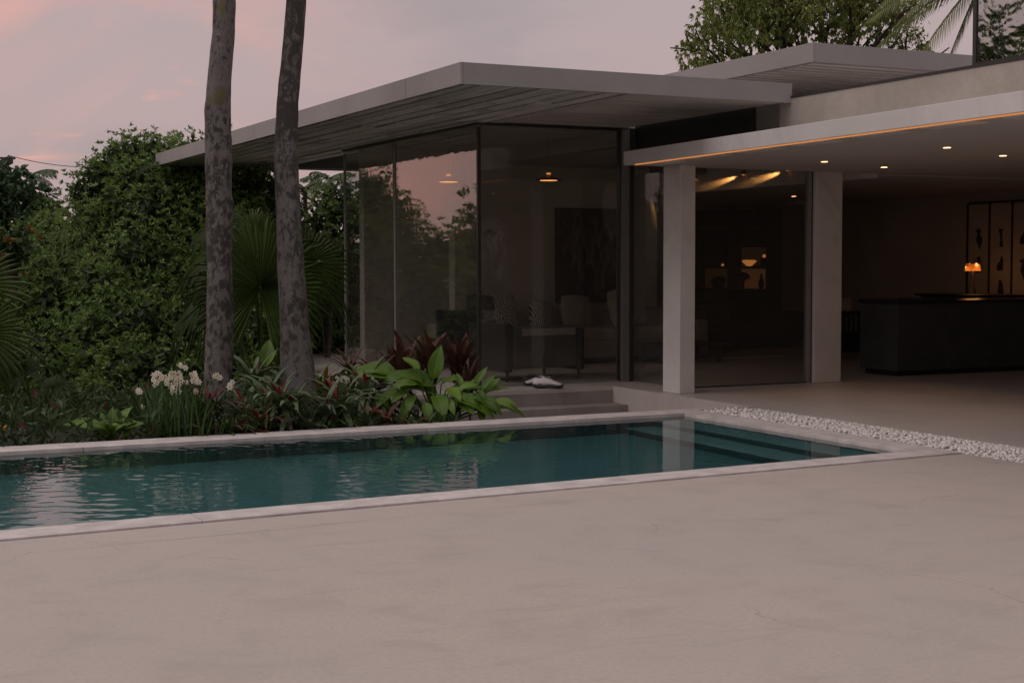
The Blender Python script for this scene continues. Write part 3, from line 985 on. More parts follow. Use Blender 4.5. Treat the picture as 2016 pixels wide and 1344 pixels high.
for (x, m_, lab, sz, rr) in ((-1.75, 'charcoal', 'large dark cushion at the column end of the beige sofa', .55, .1),
                             (-1.45, 'zebra', 'tall zebra striped cushion standing on the beige sofa', .56, -.1),
                             (-.75, 'zebra', 'lower zebra striped cushion beside the taller striped one', .44, .15),
                             (-.15, 'beige', 'plain tan cushion in the middle of the beige sofa', .52, .05),
                             (.75, 'cream', 'pale cream cushion tilted below the dark painting', .62, -.12)):
    c = soft_box('cushion', m_, sz, .18, sz, None, (10.9 + x, 19.42, .52 + sz * .47), (R(-14), rr, R(rnd.uniform(-8, 8))), puff=.75)
    tag(c, lab, 'cushion', 'cushions on the beige sofa')

t = thing('armchair', 'low dark upholstered armchair just behind the pavilion front glass', 'armchair', (8.62, 17.0, 0), R(4))
bx('seat', 'charcoal', -.46, .46, -.40, .40, .16, .42, t, bevel=.04)
bx('backrest', 'charcoal', -.48, .48, -.56, -.402, .16, .70, t, bevel=.04)
bx('armrest', 'dark_fabric', -.60, -.485, -.56, .42, .12, .74, t, bevel=.03)
bx('armrest', 'dark_fabric', .485, .60, -.56, .42, .12, .66, t, bevel=.03)
for sx in (-.54, .54):
    for sy in (-.5, .36):
        MB().tube([(sx, sy, 0), (sx, sy, .13)], .02, 8).build('leg', 'dark_metal', t)
bx('throw', 'beige', -.35, .44, -.575, -.561, .58, .67, t)

t = thing('side_chair', 'small dark tub chair behind the pale upright mullion', 'chair', (8.35, 18.85, 0), R(10))
bx('seat', 'dark_fabric', -.26, .26, -.26, .26, .30, .44, t, bevel=.03)
MB().add([(-.34, -.3, .3), (.34, -.3, .3), (.38, -.36, .84), (-.40, -.36, .86), (-.34, -.24, .3), (.34, -.24, .3), (.38, -.30, .84), (-.40, -.30, .86)],
         [(0, 1, 2, 3), (7, 6, 5, 4), (0, 4, 5, 1), (1, 5, 6, 2), (2, 6, 7, 3), (3, 7, 4, 0)]).build('backrest', 'dark_fabric', t)
bx('base', 'dark_fabric', -.3, .3, -.28, .26, 0.02, .299, t)

# ------------------------------------------------------------------ deep room: shelves, sofas, rug
t = thing('shelf_unit', 'tall dark open shelving glowing faintly at the back of the room', 'shelf', (17, 23.85, 0))
bx('back_panel', 'island', -.05, -.01, -1.25, 1.35, 0, 2.55, t)
for z in (.5, .96, 1.40, 1.85, 2.2): bx('shelf', 'black_panel', -.38, -.051, -1.22, 1.32, z, z + .035, t)
for y in (-1.25, .02, 1.32): bx('upright', 'black_panel', -.38, -.051, y - .03, y, 0, 2.55, t)
bx('back_glow', 'shelf_back_glow', -.06, -.0515, -1.2, -.02, 1.0, 1.38, t)  # glowing sheets added to imitate lamplight on the shelf backs
bx('back_glow', 'shelf_back_faint', -.06, -.0515, .03, 1.25, 1.0, 1.38, t)
bx('back_glow', 'shelf_back_faint', -.06, -.0515, -1.2, -.02, 1.44, 1.8, t)


def shelf_item(nm, label, cat, y, z, prof, mat, glow=0.0):
    o = MB().lathe(prof, 14, (16.78, y, z)).build(nm, mat, None, smooth=True)
    tag(o, label, cat, 'ornaments on the dark shelves')
    return o


shelf_item('bowl_lamp', 'brightest orange glass bowl glowing on the middle shelf', 'lamp', 23.35, 1.436, [(.05, 0), (.10, .05), (.15, .10), (.11, .12)], 'candle')
shelf_item('candle', 'small orange light at the upper end of the middle shelf', 'candle', 22.85, 1.60, [(.03, 0), (.045, .03), (.03, .06)], 'candle')
shelf_item('candle', 'tiny candle flame low on the middle shelf', 'candle', 24.25, 1.436, [(.02, 0), (.03, .02), (.01, .05)], 'candle')
shelf_item('vase', 'dim round vase at the dark end of the middle shelf', 'vase', 24.75, 1.436, [(.05, 0), (.11, .08), (.10, .16), (.04, .2)], 'bronze')
shelf_item('ornament', 'dark mushroom shaped ornament before the lit lower shelf', 'ornament', 23.55, .996, [(.03, 0), (.03, .16), (.15, .2), (.12, .28), (.03, .32)], 'ink')
shelf_item('ornament', 'dark round pot on the lower shelf', 'pot', 24.4, .996, [(.08, 0), (.16, .1), (.15, .2), (.05, .24)], 'ink')
shelf_item('bottle', 'slim dark bottle on the lower shelf', 'bottle', 22.95, .996, [(.05, 0), (.06, .12), (.03, .2), (.015, .3)], 'ink')
shelf_item('box_jar', 'dark jar under the small orange light', 'jar', 22.85, 1.436, [(.07, 0), (.08, .06), (.08, .14), (.05, .16)], 'ink')

t = thing('rug', 'pale woven rug on the concrete floor of the deep room', 'rug', (13.9, 19.6, 0))
bx('pile', 'rug', -1.3, 1.3, -.75, 1.0, 0.0, .022, t)
t = thing('sofa', 'long black sofa behind the pale rug in the dark room', 'sofa', (15.0, 21.2, 0), R(20))
bx('seat', 'dark_fabric', -1.3, 1.3, -.45, .45, .05, .44, t, bevel=.03)
bx('backrest', 'dark_fabric', -1.3, 1.3, .455, .65, .05, .85, t, bevel=.03)
bx('armrest', 'dark_fabric', -1.5, -1.305, -.45, .65, .05, .62, t, bevel=.03)
bx('armrest', 'dark_fabric', 1.305, 1.5, -.45, .65, .05, .62, t, bevel=.03)
t = thing('tub_chair', 'rounded black tub chair with one pale edge by the rug', 'armchair', (13.9, 20.4, 0), R(25))
MB().lathe([(.30, .06), (.36, .1), (.38, .4), (.36, .44), (.1, .46)], 24).build('seat', 'dark_fabric', t, smooth=True)
b = MB()
for i in range(15):
    a = R(-20 + i * 220 / 14)
    for (r_, z) in ((.38, .1), (.42, .78), (.37, .78), (.35, .42)): b.v.append((r_ * math.cos(a), r_ * math.sin(a), z))
for i in range(14):
    for j in range(4): b.f.append((i * 4 + j, i * 4 + (j + 1) % 4, i * 4 + 4 + (j + 1) % 4, i * 4 + 4 + j))
b.build('backrest', 'charcoal', t, smooth=True)
t = thing('low_table', 'low dark coffee table edge behind the slim column', 'coffee table', (12.1, 18.6, 0))
bx('table_top', 'island', -.6, .6, -.4, .4, .26, .30, t)
for sx in (-.5, .5):
    for sy in (-.3, .3): bx('leg', 'island', sx - .03, sx + .03, sy - .03, sy + .03, 0, .259, t)

# island, second counter, lamp, wall panels
t = thing('kitchen_island', 'massive dark timber island with overhanging top on the terrace edge', 'counter', (13.05, 14.85, 0))
bx('body', 'island', 0, 3.6, 0, .75, .07, .955, t, bevel=.006)
bx('plinth', 'black_panel', .06, 3.5, .08, .7, 0, .069, t)
bx('worktop', 'black_panel', -.02, 1.0, -.02, .77, .957, 1.012, t, bevel=.004)
bx('worktop', 'black_panel', 1.004, 3.62, -.02, .77, .957, .99, t, bevel=.004)
t = thing('side_counter', 'long dark counter carrying the lamp before the panelled screen', 'counter', (15.7, 14, 0))
bx('body', 'island', 0, .8, 1.75, 3.35, .0, .985, t)
bx('worktop', 'black_panel', -.03, .83, 1.7, 3.45, .987, 1.02, t)
LX, LY = 16.1, 16.66
t = thing('table_lamp', 'table lamp with glowing branched orange shade on the dark counter', 'lamp', (LX, LY, 1.02))
for k in range(3):
    a = k * 2.094 + .4
    MB().tube([(.075 * math.cos(a), .075 * math.sin(a), 0), (.03 * math.cos(a), .03 * math.sin(a), .15), (0.008 * math.cos(a), .008 * math.sin(a), .36)], .006, 6).build('leg', 'brass', t)
b = MB()
for i in range(36):
    a = rnd.uniform(0, 6.28); z = rnd.uniform(0, .13); r_ = .10 + rnd.uniform(-.02, .02)
    a2 = a + rnd.uniform(-.6, .6)
    b.tube([(r_ * math.cos(a), r_ * math.sin(a), .36 + z), ((r_ + .01) * math.cos(a2), (r_ + .01) * math.sin(a2), .36 + min(.17, max(0, z + rnd.uniform(-.08, .08))))], .005, 4)
sh = b.build('shade_wires', 'brass', t); sh['kind'] = 'stuff'
b = MB()
for k in range(7):
    a = k * .9; rr = .05 + .02 * (k % 2)
    b = MB().lathe([(.002, 0), (.03, .02), (.03, .05), (.002, .075)], 10, (rr * 1.3 * math.cos(a), rr * 1.3 * math.sin(a), .36 + .02 * (k % 3)))
    b.build('bulb', 'lamp_bulb' if k % 2 else 'lamp_glow', t)
MB().lathe([(.118, .35), (.122, .352), (.104, .455), (.10, .452)], 20).build('shade', 'amber_shade', t)
l = bpy.data.lights.new('lamp_light', 'POINT'); l.energy = 3.2; l.color = (1, .45, .15); l.shadow_soft_size = .12
o = bpy.data.objects.new('lamp_light', l); COL.objects.link(o); o.location = (LX, LY, 1.36)

t = thing('wall_screen', 'black framed screen of three paper panels printed with dark silhouettes', 'screen', (16.97, 16.0, 0))
for i in range(3):
    y1 = 1.66 - i * .475
    bx('panel', 'paper', -.02, -.005, y1 - .47, y1, .95, 2.41, t)
    bx('stile', 'black_panel', -.035, .0, y1 - .012, y1 + .018, .93, 2.43, t)
bx('rail', 'black_panel', -.035, 0, .24, 1.642, 2.432, 2.455, t)
bx('rail', 'black_panel', -.035, 0, .24, 1.642, .905, .929, t)
pts = [[(0, .16), (.05, .13), (.03, .06), (.08, .0), (.06, -.1), (.02, -.19), (-.02, -.1), (-.06, -.02), (-.03, .08), (-.09, .12)],
       [(-.06, .14), (.05, .14), (.02, .06), (.04, -.06), (.06, -.14), (-.03, -.14), (-.01, -.02), (-.03, .08)],
       [(.02, .14), (.06, .08), (.05, -.1), (-.08, -.1), (-.07, 0), (-.02, .04)],
       [(-.03, .12), (.03, .12), (.06, .04), (.08, -.1), (.02, -.14), (-.07, -.12), (-.04, 0)]]
for (py_, z, q) in ((1.42, 1.88, 0), (1.42, 1.47, 3), (.95, 1.88, 1), (.95, 1.47, 2), (.95, 1.10, 3), (.48, 1.88, 2), (.48, 1.4, 0)):
    P_ = pts[q]
    MB().add([(-.0225, py_ - a, z + b_) for a, b_ in P_], [tuple(range(len(P_)))]).build('silhouette', 'ink', t)

t = thing('woven_chair', 'dark slatted armchair with pale cushion beyond the thick column', 'armchair', (14.75, 18.3, 0), R(-20))
bx('seat', 'dark_fabric', -.35, .35, -.35, .35, .12, .40, t)
for i in range(9): bx('back_slat', 'dark_fabric', -.34 + i * .078, -.30 + i * .078, -.37, -.34, .1, .70, t)
bx('top_rail', 'dark_fabric', -.37, .37, -.39, -.33, .70, .75, t)
soft_box('cushion', 'beige', .5, .16, .3, t, (0, -.2, .80), puff=.4)


# ------------------------------------------------------------------ sneakers
def sneaker(name, label, loc, rz, s=1.0):
    t = thing(name, label, 'shoe', loc, rz, 'white sneakers on the threshold')
    # stations along x: (x, half width, sole z, top z)
    st = [(-.140, .018, .030, .052), (-.135, .030, .018, .078), (-.11, .037, .006, .098), (-.08, .039, .001, .102), (-.04, .038, .004, .108),
          (0, .039, .010, .104), (.04, .044, .012, .086), (.08, .048, .006, .066), (.115, .044, .006, .052), (.138, .030, .014, .042), (.148, .012, .022, .034)]
    b = MB(); n = 14
    for (x, w, z0, z1) in st:
        zb = z0 + .014
        for j in range(n):
            a = 2 * math.pi * j / n
            cy_, cz = math.cos(a), math.sin(a)
            cy_ = math.copysign(abs(cy_) ** .75, cy_)
            k = .86 if cz > 0 else 1
            b.v.append((x, w * cy_ * (1 - .35 * max(0, cz)), (zb + z1) / 2 + (z1 - zb) / 2 * cz))
    for i in range(len(st) - 1):
        for j in range(n): b.f.append((i * n + j, i * n + (j + 1) % n, i * n + n + (j + 1) % n, i * n + n + j))
    b.f.append(tuple(range(n - 1, -1, -1))); b.f.append(tuple((len(st) - 1) * n + j for j in range(n)))
    b.build('upper', 'shoe_white', t, smooth=True)
    b = MB()
    for (x, w, z0, z1) in st:
        b.v += [(x * 1.02, -w - .004, z0), (x * 1.02, w + .004, z0), (x * 1.02, w + .003, z0 + .024), (x * 1.02, -w - .003, z0 + .024)]
    for i in range(len(st) - 1):
        for j in range(4): b.f.append((i * 4 + j, i * 4 + (j + 1) % 4, i * 4 + 4 + (j + 1) % 4, i * 4 + 4 + j))
    b.f += [(3, 2, 1, 0), tuple(len(b.v) - 4 + j for j in range(4))]
    b.build('sole', 'shoe_black', t, smooth=True)
    # opening and tongue
    b = MB(); n = 16
    for (k, dz) in ((1.0, 0), (.72, -.008)):
        for j in range(n):
            a = 2 * math.pi * j / n
            xx = -.085 + .045 * math.cos(a) * k
            b.v.append((xx, .025 * math.sin(a) * k, .106 + dz + (.006 if math.cos(a) < 0 else 0)))
    for j in range(n): b.f.append((j, (j + 1) % n, n + (j + 1) % n, n + j))
    b.f.append(tuple(range(n, 2 * n)))
    b.build('collar', 'shoe_black', t, smooth=True)
    b = MB()
    for (x, w, z) in ((-.045, .017, .116), (-.01, .018, .110), (.03, .018, .096), (.055, .014, .082)): b.v += [(x, -w, z - .002), (x, 0, z + .003), (x, w, z - .002)]
    for i in range(3):
        for j in range(2): b.f.append((i * 3 + j, i * 3 + j + 1, i * 3 + 4 + j, i * 3 + 3 + j))
    b.build('tongue', 'shoe_blue', t)
    for sgn in (-1, 1):
        MB().tube([(-.125, sgn * .034, .040), (-.095, sgn * .0405, .028), (-.07, sgn * .041, .046), (-.045, sgn * .041, .024)], .004, 6).build('side_stripe', 'shoe_black', t)
        for x in (-.02, .0, .02): MB().tube([(x, sgn * .012, .109 - .3 * abs(x + .02)), (x - .004, sgn * .024, .100 - .3 * abs(x + .02))], .002, 5).build('lace', 'shoe_black', t)
    t.scale = (s, s, s)
    return t


g = ground(1078, 764)
sneaker('sneaker', 'white sneaker with black sole, the nearer of the pair by the glass', (g.x, g.y, .0), R(-30), 1.28)
g = ground(1060, 759)
sneaker('sneaker', 'white sneaker half hidden behind its twin by the glass', (g.x, g.y, .0), R(155), 1.2)


# ------------------------------------------------------------------ tree trunks
def trunk_tree(name, label, path, rad, mat, bulge, seed):
    r_ = np.random.default_rng(seed)
    t = thing(name, label, 'tree', path[0], group=None)
    P0 = Vector(path[0])
    zs = [p[2] for p in path]
    rings, sides = 120, 32
    V = []
    ph = r_.uniform(0, 6.28, 12)
    scars = [(r_.uniform(path[0][2], path[-1][2]), r_.uniform(0, 6.28), r_.uniform(.5, 1.0)) for _ in range(46)]
    for i in range(rings):
        z = zs[0] + (zs[-1] - zs[0]) * i / (rings - 1)
        x = np.interp(z, zs, [p[0] for p in path]); y = np.interp(z, zs, [p[1] for p in path]); rr = np.interp(z, zs, rad)
        x += .008 * math.sin(z * 2.3 + ph[0]); 
        for j in range(sides):
            a = 2 * math.pi * j / sides
            k = 1 + .035 * math.sin(2 * a + z * 1.3 + ph[1]) + .03 * math.sin(3 * a - z * 2.2 + ph[2]) + .02 * math.sin(z * 7 + a * 2 + ph[3]) * bulge + .012 * math.sin(z * 23 + 5 * a + ph[4])
            for (sz, sa, sk) in scars:
                if abs(sz - z) < .22:
                    da = math.atan2(math.sin(a - sa), math.cos(a - sa))
                    k += bulge * .10 * sk * math.exp(-(da / .55) ** 2) * math.exp(-((z - sz) / .07) ** 2) * (1 if z > sz else .5)
            V.append((x + rr * k * math.cos(a) - P0.x, y + rr * k * math.sin(a) - P0.y, z - P0.z))
    Fq = [(i * sides + j, i * sides + (j + 1) % sides, (i + 1) * sides + (j + 1) % sides, (i + 1) * sides + j) for i in range(rings - 1) for j in range(sides)]
    np_mesh('trunk', np.array(V), np.array(Fq), mat, t, smooth=True)
    # limbs and an open crown above the picture
    top = Vector(path[-1]) - P0
    b = MB(); ends = []
    for k in range(6):
        a = k * 1.05 + seed; e = top + Vector((math.cos(a) * 1.3, math.sin(a) * 1.3, 1.0 + .3 * (k % 3)))
        b.tube([top - Vector((0, 0, .15)), (top + e) / 2 + Vector((0, 0, .2)), e], [rad[-1] * .6, .045, .02], 8)
        ends.append((tuple(e), .55)); ends.append((tuple((top * .35 + e * .65) + Vector((0, 0, .35))), .4))
    o = b.build('branches', mat, t, smooth=True); o['kind'] = 'stuff'
    P_, D_ = rosettes(ends, 70, 5)
    leaf_cloud('crown', P_, D_, .16, .055, 'mango', t)
    return t


def tp(px, py, d): return tuple(at(px, py, d))


d1, d2 = 14.0, 14.3
p1 = [tp(425, 868, d1), tp(428, 780, d1), tp(432, 640, d1), tp(431, 500, d1), tp(433, 400, d1), tp(431, 300, d1), tp(429, 220, d1), tp(432, 140, d1), tp(439, 60, d1), tp(440, 0, d1)]
p1.append((p1[-1][0] + .12, p1[-1][1] + .05, 6.4))
trunk_tree('mottled_tree', 'slim tree with mottled pale trunk rising behind the white flowers', p1,
           [.175, .148, .130, .118, .122, .120, .118, .112, .105, .108, .09], 'bark_a', 1.0, 5)
p2 = [tp(592, 850, d2), tp(588, 770, d2), tp(578, 650, d2), tp(572, 520, d2), tp(569, 400, d2), tp(564, 300, d2), tp(566, 200, d2), tp(572, 120, d2), tp(578, 50, d2), tp(582, 0, d2)]
p2.append((p2[-1][0] + .15, p2[-1][1] + .05, 6.6))
trunk_tree('mossy_tree', 'slim tree with dark mossy trunk beside the mottled one', p2,
           [.215, .172, .140, .130, .122, .120, .108, .104, .100, .096, .085], 'bark_b', .45, 9)


# ------------------------------------------------------------------ hedge mass
def top_y(px):
    return float(np.interp(px, [-260, -120, -40, 0, 40, 90, 130, 165, 185, 205, 240, 270, 300, 330, 350, 375, 405, 450, 500, 540, 570, 610],
                           [430, 440, 450, 470, 440, 400, 388, 350, 312, 296, 275, 264, 262, 272, 275, 262, 256, 262, 300, 340, 365, 420]))


def hedge(label, px0, px1, step, y_from, y_to, seed, name='hedge_bush', mat='hedge', dfun=None, rmin=.36, per=165):
    r_ = random.Random(seed)
    blobs = []
    px = px0
    while px <= px1:
        ty = top_y(px) if y_from is None else y_from
        y = ty
        row = 0
        while y < y_to:
            f_ = (y - ty) / max(1, (900 - ty))
            d = (27 - 9 * f_) if dfun is None else dfun(px, y)
            r = r_.uniform(rmin, rmin + .26) if row else r_.uniform(.26, .40)
            yy = y + (r * F_PX / d if row == 0 else r_.uniform(-14, 14)) * 1.0
            blobs.append((tuple(at(px + r_.uniform(-16, 16), yy, d + r_.uniform(-1.0, 1.0))), r))
            y += 44 + 10 * f_ + (10 if row == 0 else 0)
            row += 1
        px += step
    base = at((px0 + px1) / 2, 900, 19); base.z = -1.9
    t = thing(name, label, 'bush', base, group='hedge mass beyond the pool')
    off = np.array(base)
    loc = [((c[0] - off[0], c[1] - off[1], c[2] - off[2]), r) for c, r in blobs]
    P_, D_ = rosettes(loc, per, 7)
    leaf_cloud('leaves', P_, D_, .10, .028, mat, t)
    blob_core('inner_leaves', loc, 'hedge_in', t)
    b = MB()
    for k in range(5):
        c = loc[r_.randrange(len(loc))][0]
        b.tube([(r_.uniform(-.5, .5), r_.uniform(-.5, .5), 0), (c[0] * .6, c[1] * .6, c[2] * .5), c], [.09, .06, .02], 7)
    o = b.build('stems', 'bark_brown', t); o['kind'] = 'stuff'
    return t


hedge('dense dark bush rising highest behind the roof eave end', 205, 392, 36, None, 820, 1)
hedge('dense dark bush filling the gap between the two slim trunks', 430, 548, 36, None, 800, 2)
hedge('dense dark bush sloping down below the utility pole', 45, 185, 36, None, 850, 3, dfun=lambda px, y: float(np.interp(y, [380, 440, 540, 900], [38, 35, 26, 19])))
hedge('yellow tinged bush at the frame edge above the palm fan', -120, 20, 36, None, 850, 4, dfun=lambda px, y: float(np.interp(y, [380, 440, 540, 900], [38, 35, 26, 19])))
hedge('low dim bush under the eaves beside the pavilion end', 555, 672, 38, 470, 720, 6, dfun=lambda px, y: 25)
# bushes out to the side that the glass mirrors
hedge('dark bush outside the frame beyond the pool end', -900, -180, 80, 430, 760, 8, rmin=.7, per=40, dfun=lambda px, y: 26)


def bush(name, label, blobs, L_, W_, mat, per=60, k=6, core=True, cat='bush', group=None, base_z=-2.0, droop=.15):
    cx = sum(b[0][0] for b in blobs) / len(blobs); cy = sum(b[0][1] for b in blobs) / len(blobs)
    t = thing(name, label, cat, (cx, cy, base_z), group=group)
    loc = [((c[0] - cx, c[1] - cy, c[2] - base_z), r) for c, r in blobs]
    P_, D_ = rosettes(loc, per, k)
    leaf_cloud('leaves', P_, D_, L_, W_, mat, t, droop=droop)
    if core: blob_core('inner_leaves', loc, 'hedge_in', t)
    b = MB(); zt = min(c[2] for c, r in loc)
    b.tube([(0, 0, 0), (.1, 0, zt * .5), (0, .1, max(.5, zt))], [.14, .12, .09], 8)
    b.build('trunk', 'bark_brown', t)
    return t


# far trees at the frame edge, and bright bushes under the eaves
bl = [((*at(px, py, 38),), r) for px, py, r in ((-60, 370, .8), (-15, 365, .5), (15, 370, .5), (48, 392, .45), (80, 395, .35), (20, 430, .8), (-40, 440, .9), (70, 440, .6), (100, 420, .3))]
bush('broad_leaf_tree', 'distant broad leaved tree below the utility pole top', bl, .30, .10, 'far_leaf', 40, 7, group='distant trees', cat='tree', base_z=-3)
bl = [((*at(px, py, 31),), r) for px, py, r in ((612, 450, .45), (640, 420, .5), (665, 395, .5), (690, 420, .6), (625, 500, .5), (660, 480, .6), (690, 520, .6), (620, 560, .5), (655, 590, .6), (690, 620, .6), (620, 640, .5), (715, 440, .6))]
bush('bright_bush', 'bright yellow green bush seen beside the pavilion glass edge', bl, .12, .05, 'bright_leaf', 75, 6, group='distant trees', base_z=-2.5)
bl = [((*at(px, py, 24),), r) for px, py, r in ((15, 478, .24), (45, 474, .22), (28, 500, .26), (0, 500, .3))]
bush('croton_shrub', 'orange and yellow tipped shrub at the frame edge', bl, .13, .05, 'bronze', 30, 6, base_z=-1.9)


# tall trees reflected in the glazing: beyond the pool end and behind the viewpoint
def mirror_tree(x, y, h, r, seed, label):
    r_ = random.Random(seed); bl = []
    for k in range(15):
        a = r_.uniform(0, 6.28); q = r_.uniform(0, r)
        bl.append(((x + math.cos(a) * q, y + math.sin(a) * q, h - r + r_.uniform(-r, r) * .75), r_.uniform(.55, 1.0) * r * .42))
    for k in range(8):
        a = r_.uniform(0, 6.28)
        bl.append(((x + math.cos(a) * r * .9, y + math.sin(a) * r * .9, r_.uniform(-.8, h - 2 * r + .6)), r * .42))
    return bush('garden_tree', label, bl, .26, .10, 'hedge', 26, 6, cat='tree', group='garden trees around the pool', base_z=-2.0)


LAB = ['garden tree past the dark pool end, nearest the hedge', 'garden tree behind the hedge, middle of three', 'garden tree behind the hedge, closest to the pavilion',
       'low garden tree at the far pool corner', 'tall garden tree across the pool end, mirrored in the upper glass', 'tallest garden tree across the pool end', 'broad garden tree beside the deck edge',
       'garden tree behind the deck, pool side', 'garden tree behind the deck, second from the pool', 'garden tree behind the deck next to the neighbouring house', 'garden tree at the far pool side of the deck',
       'high garden tree in the second row behind the deck', 'high garden tree in the second row beside the neighbouring house']
for i, (x, y, h, r) in enumerate(((-5.5, 27, 3.4, 2.2), (-1.0, 33, 3.9, 2.3), (2.2, 38, 4.2, 2.4), (-9, 22, 3.2, 2.4), (-9.5, 28.5, 8.3, 3.2), (-15, 22, 8.6, 3.6), (-13.5, 10, 4.8, 2.5),
                                  (3, -13, 7.6, 2.8), (8, -14, 8.4, 3.0), (13.5, -15, 7.4, 3.0), (-3, -12, 6.6, 2.8), (10.5, -19, 10.2, 3.2), (16, -21, 9.6, 3.2))):
    mirror_tree(x, y, h, r, 40 + i, LAB[i])
# the neighbouring wing behind the viewpoint, seen only as a dim mirror image
t = thing('garden_house', 'grey flat roofed house wing behind the deck, mirrored in the front glass', 'building', (24, -14, -.3))
bx('wall', 'upper_wall', -6.5, 9, -4, 0, 0, 5.6, t)
bx('roof', 'fascia', -7.2, 9.6, -4.6, .7, 5.61, 5.9, t)
for k in range(4):
    f_ = bx('window', 'black_panel', -5.8 + k * 3.6, -3.2 + k * 3.6, .002, .03, .4, 2.9, t)
    bx('pane', 'upper_glass', -5.7 + k * 3.6, -3.3 + k * 3.6, .032, .045, .5, 2.8, f_)

# ------------------------------------------------------------------ mango tree behind the upper roof
base = at(1590, 100, 36); base.z = -2.0
t = thing('mango_tree', 'large leafy tree with a few orange leaves rising behind the upper roof', 'tree', base)
b = MB(); tips = []


def grow(p, d, ln, r, lvl):
    q = p + d * ln
    mid = (p + q) / 2 + Vector((rnd.uniform(-.1, .1), rnd.uniform(-.1, .1), .05)) * ln
    b.tube([p, mid, q], [r, r * .85, r * .65], 7 if lvl < 2 else 5, cap=lvl == 0)
    if lvl >= 4:
        tips.append(q); return
    for k in range(3 if lvl < 3 else 2 + rnd.randrange(2)):
        nd = (d + Vector((rnd.uniform(-1, 1), rnd.uniform(-1, 1), rnd.uniform(-.35, .7))) * .85).normalized()
        grow(q, nd, ln * rnd.uniform(.62, .85), r * .6, lvl + 1)


for (dx, dz) in ((-.5, .8), (-.3, 1), (.45, .8), (1.0, .45), (0.05, .6)):
    grow(Vector((0, 0, 6.2)) , (Vector(RT) * dx + Vector((0, 0, dz)) + Vector(FW) * rnd.uniform(-.3, .3)).normalized(), 1.7, .12, 1)
b.tube([(0, 0, 0), (.1, 0, 3), (0, 0, 6.3)], [.3, .24, .17], 10)
o = b.build('branches', 'bark_brown', t, smooth=True); o['kind'] = 'stuff'
TP = np.array([tuple(p) for p in tips if 1385 < 1008 + F_PX * (p + base - CAM).dot(RT) / (p + base - CAM).dot(FW) < 1800])
# the outer crown: blobs with gaps, in the picture from x 1325 to 1900
rr_ = random.Random(3)
mb = []
for (px, py, r) in ((1362, 112, .28), (1385, 65, .36), (1412, 35, .42), (1390, 95, .42), (1430, 70, .5), (1440, 15, .55), (1480, 45, .5), (1470, 100, .36), (1500, -10, .6), (1530, 25, .5), (1560, 55, .45),
                    (1580, 5, .5), (1610, 30, .45), (1640, 62, .34), (1650, 10, .5), (1690, 30, .4), (1715, 5, .5), (1740, 45, .34), (1790, 85, .3), (1815, 110, .26), (1760, -5, .5), 
                    (1600, -40, .8), (1700, -60, .8), (1450, -60, .8), (1520, -110, 1.0), (1640, -130, 1.0), (1780, -100, .9), (1372, 132, .18), (1725, 80, .2)):
    mb.append((tuple(at(px, py, 36 + rr_.uniform(-1.4, 1.4)) - base), r * 1.0))
for k in range(3):
    pass
P1, D1 = rosettes(mb, 270, 8, up=-.1, jit=.30)
P2 = np.repeat(TP, 60, 0) + ng.normal(size=(len(TP) * 60, 3)) * .24
D2 = ng.normal(size=P2.shape) + np.array([0, 0, -.5])
leaf_cloud('leaves', np.concatenate([P1, P2]), np.concatenate([D1 + np.array([0, 0, -.35]), D2]), .115, .040, 'mango', t, droop=.35)
b = MB()
for (a0, a1) in (((1590, 200), (1480, 60)), ((1600, 200), (1560, 40)), ((1640, 210), (1700, 60)), ((1660, 220), (1740, 50)), ((1680, 220), (1780, 60)), ((1500, 180), (1440, 60)), ((1620, 200), (1630, 40)),
                 ((1540, 190), (1400, 90)), ((1700, 230), (1760, 90)), ((1560, 200), (1520, 30))):
    p0 = at(*a0, 36.4) - base; p3 = at(*a1, 36.0) - base; m_ = (p0 + p3) / 2 + Vector((0, 0, .12))
    b.tube([p0, m_, p3], [.05, .035, .02], 6)
o = b.build('limbs', 'bark_brown', t, smooth=True); o['kind'] = 'stuff'


# ------------------------------------------------------------------ palms
def frond(parent, root, dirv, length, droop, n=46, lw=.5, mat='coco', width=.035, name='frond'):
    """one feather frond: rachis tube and leaflets"""
    d = Vector(dirv).normalized(); root = Vector(root)
    pts = []
    for i in range(n + 1):
        s = i / n
        pts.append(root + d * length * s * (1 - .18 * droop * s) + Vector((0, 0, -droop * length * .6 * s * s)))
    b = MB(); b.tube(pts[::3] + [pts[-1]], [max(.004, .03 * (1 - k / (n / 3 + 1))) for k in range(len(pts[::3]) + 1)], 5)
    rach = b
    side = d.cross(Vector((0, 0, 1))).normalized()
    for i in range(4, n):
        s = i / n
        tdir = (pts[i + 1] - pts[i]).normalized() if i < n else d
        ll = lw * math.sin(math.pi * min(1, .12 + s * .9)) ** .6
        for sg in (-1, 1):
            ld = (side * sg * .75 + tdir * .6 + Vector((0, 0, -.35 + rnd.uniform(-.15, .15)))).normalized()
            e = pts[i] + ld * ll + Vector((0, 0, -ll * .35))
            mpt = pts[i] + ld * ll * .5
            w = tdir * width * .5
            k = len(rach.v)
            rach.v += [tuple(pts[i] - w * .6), tuple(mpt - w), tuple(e), tuple(mpt + w), tuple(pts[i] + w * .6)]
            rach.f += [(k, k + 1, k + 3, k + 4), (k + 1, k + 2, k + 3)]
    return rach.build(name, mat, parent)


